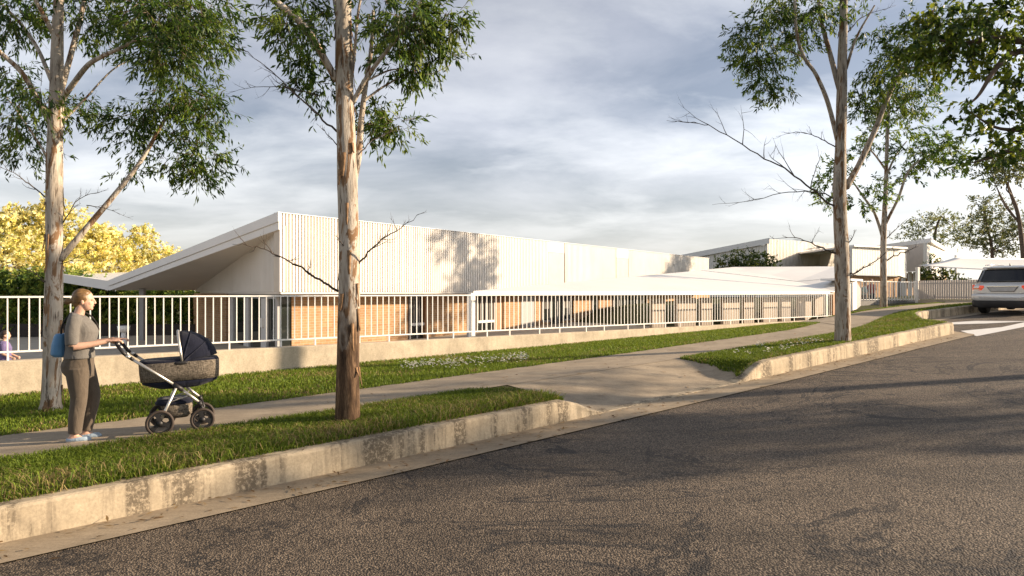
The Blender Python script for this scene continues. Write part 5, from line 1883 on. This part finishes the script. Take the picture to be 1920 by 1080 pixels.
b = MB()
b.loft([sect(.02, .80, .50, 1.02), sect(.035, .885, .46, 1.09), sect(.12, .935, .42, 1.12), sect(.4, .960, .38, 1.125), sect(1.2, .965, .34, 1.10), sect(2.8, .965, .34, 1.07), sect(3.7, .955, .36, 1.05), sect(4.4, .92, .40, .98), sect(4.72, .80, .46, .86), sect(4.8, .62, .5, .76)])
body = fixn(b.build('body', M['paintcar'], car, True))
body.modifiers.new('subd', 'SUBSURF').render_levels = 1
b = MB()


def gh(x0, x1, hw, z): return rr(x0, x1, hw, z, 40, 5.0)


b.loft([gh(.07, 3.95, .905, 1.07), gh(.14, 3.75, .885, 1.14), gh(.26, 3.30, .80, 1.42), gh(.36, 2.95, .735, 1.60), gh(.44, 2.75, .70, 1.66), gh(.60, 2.5, .62, 1.71), gh(.9, 2.2, .45, 1.728)])
cab = fixn(b.build('cabin', M['paintcar'], car, True))
# rear glass wraps round the tailgate
b = MB()
rows = []
for k in range(9):
    f_ = k / 8
    z = 1.155 + (1.60 - 1.155) * f_
    x = .138 + (.352 - .138) * f_ - .028
    hw = .80 - .13 * f_
    rows.append([Vector((x + .10 * (abs(y) ** 4), y * hw, z)) for y in np.linspace(-1, 1, 13)])
b.loft(rows, cap=False, closed=False); o = fixn(b.build('rear_window', M['carglass'], car, True)); o.modifiers.new('thick', 'SOLIDIFY').thickness = .006
for s in (-1, 1):
    b = MB()
    b.face([(.40, s * .895, 1.15), (3.4, s * .902, 1.15), (2.85, s * .765, 1.58), (.52, s * .752, 1.58)])
    o = fixn(b.build('side_window', M['carglass'], car)); o.modifiers.new('thick', 'SOLIDIFY').thickness = .012
    # tail lamp
    b = MB()
    pts = [(.030, s * .56, 1.03), (.025, s * .54, .98), (.030, s * .63, .865), (.085, s * .905, .865), (.25, s * .958, .92), (.25, s * .958, 1.06), (.10, s * .915, 1.06)]
    b.prism([Vector(p) + Vector((-.006, s * .004, 0)) for p in pts], (-.022, s * .012, 0))
    tl = fixn(b.build('tail_light', M['tail'], car)); bevel(tl, .006)
    b = MB(); b.prism([Vector((-.004, s * .60, .945)), Vector((-.004, s * .66, .905)), Vector((.045, s * .88, .905)), Vector((.045, s * .88, .945))], (-.014, s * .004, 0)); fixn(b.build('indicator_strip', M['amber'], tl))
    b = MB(); b.tube([Vector((.55, s * .66, 1.745)), Vector((1.3, s * .67, 1.775)), Vector((2.5, s * .66, 1.74))], .018, 8); b.build('roof_rail', M['chrome'], car, True)
    b = MB(); b.tube([Vector((.02, s * .62, .33)), Vector((.10, s * .62, .33))], .045, 12, flat=.6); b.build('exhaust_tip', M['chrome'], car, True)
    for x in (.98, 3.9):
        b = MB(); c0_ = Vector((x, s * .845, .36))
        b.loft([[c0_ + Vector((math.cos(2 * math.pi * k / 28) * r_, s * y_, math.sin(2 * math.pi * k / 28) * r_)) for k in range(28)] for y_, r_ in ((-.13, .30), (-.125, .345), (-.09, .362), (.07, .362), (.105, .345), (.11, .28))])
        w = fixn(b.build('wheel', M['rubber'], car, True))
        b = MB(); b.loft([[c0_ + Vector((math.cos(2 * math.pi * k / 24) * r_, s * y_, math.sin(2 * math.pi * k / 24) * r_)) for k in range(24)] for y_, r_ in ((.08, .25), (.113, .25), (.113, .22), (.09, .20))]); fixn(b.build('rim', M['chrome'], w, True))
    b = MB(); b.prism([Vector((.10 + .0, s * .80, 1.62)), Vector((.12, s * .80, 1.66)), Vector((.2, s * .80, 1.66))], (0, -s * .0001, 0))
# tailgate details
b = MB(); b.loft([rr(.30, .62, .70, 1.632, 24, 4), rr(.27, .62, .71, 1.65, 24, 4), rr(.31, .64, .69, 1.685, 24, 4)]); b.build('roof_spoiler', M['paintcar'], car, True)
b = MB(); b.prism([Vector((.012, y, z)) for y, z in ((-.44, .985), (.44, .985), (.33, .835), (-.33, .835))], (-.012, 0, 0)); o = fixn(b.build('plate_recess', M['plate'], car))
b = MB(); b.prism([Vector((-.004, y, z)) for y, z in ((-.48, 1.015), (.48, 1.015), (.45, .99), (-.45, .99))], (-.02, 0, 0)); fixn(b.build('grip_bar', M['chrome'], o))
b = MB()
b.tube([Vector((.004, -.46, .99)), Vector((.002, -.345, .825)), Vector((.002, .345, .825)), Vector((.004, .46, .99))], .007, 6); b.build('recess_rim', M['bumper'], o, True)
b = MB(); b.loft([sect(-.045, .72, .52, .72), sect(-.03, .86, .50, .74), sect(.05, .955, .49, .75), sect(.30, .972, .49, .74), sect(.45, .968, .50, .72)]); bmp = fixn(b.build('bumper', M['paintcar'], car, True))
b = MB(); b.loft([sect(-.035, .70, .26, .50), sect(-.025, .84, .25, .535), sect(.05, .945, .25, .54), sect(.5, .968, .26, .54)]); fixn(b.build('lower_valance', M['bumper'], bmp, True))
b = MB(); b.loft([sect(-.055, .55, .60, .62), sect(-.048, .68, .60, .625), sect(.0, .70, .60, .62)]); fixn(b.build('bumper_strip', M['chrome'], bmp, True))
b = MB(); b.tube([Vector((-.004, -.78, .765)), Vector((-.012, -.5, .745)), Vector((-.012, .5, .745)), Vector((-.004, .78, .765))], .006, 6); b.build('tailgate_seam', M['bumper'], car, True)
b = MB(); b.tube([Vector((.13, .30, 1.17)), Vector((.10, .05, 1.18)), Vector((.10, -.02, 1.175))], .009, 6); b.build('rear_wiper', M['bumper'], car, True)
b = MB(); b.loft([rr(.78, 1.0, .035, 1.715, 12, 2), rr(.80, .92, .02, 1.76, 12, 2), rr(.80, .84, .008, 1.80, 12, 2)]); b.build('antenna_fin', M['bumper'], car, True)
b = MB(); b.box((.5, -.8, .22), (4.5, .8, .42)); b.build('underbody', M['bumper'], car)
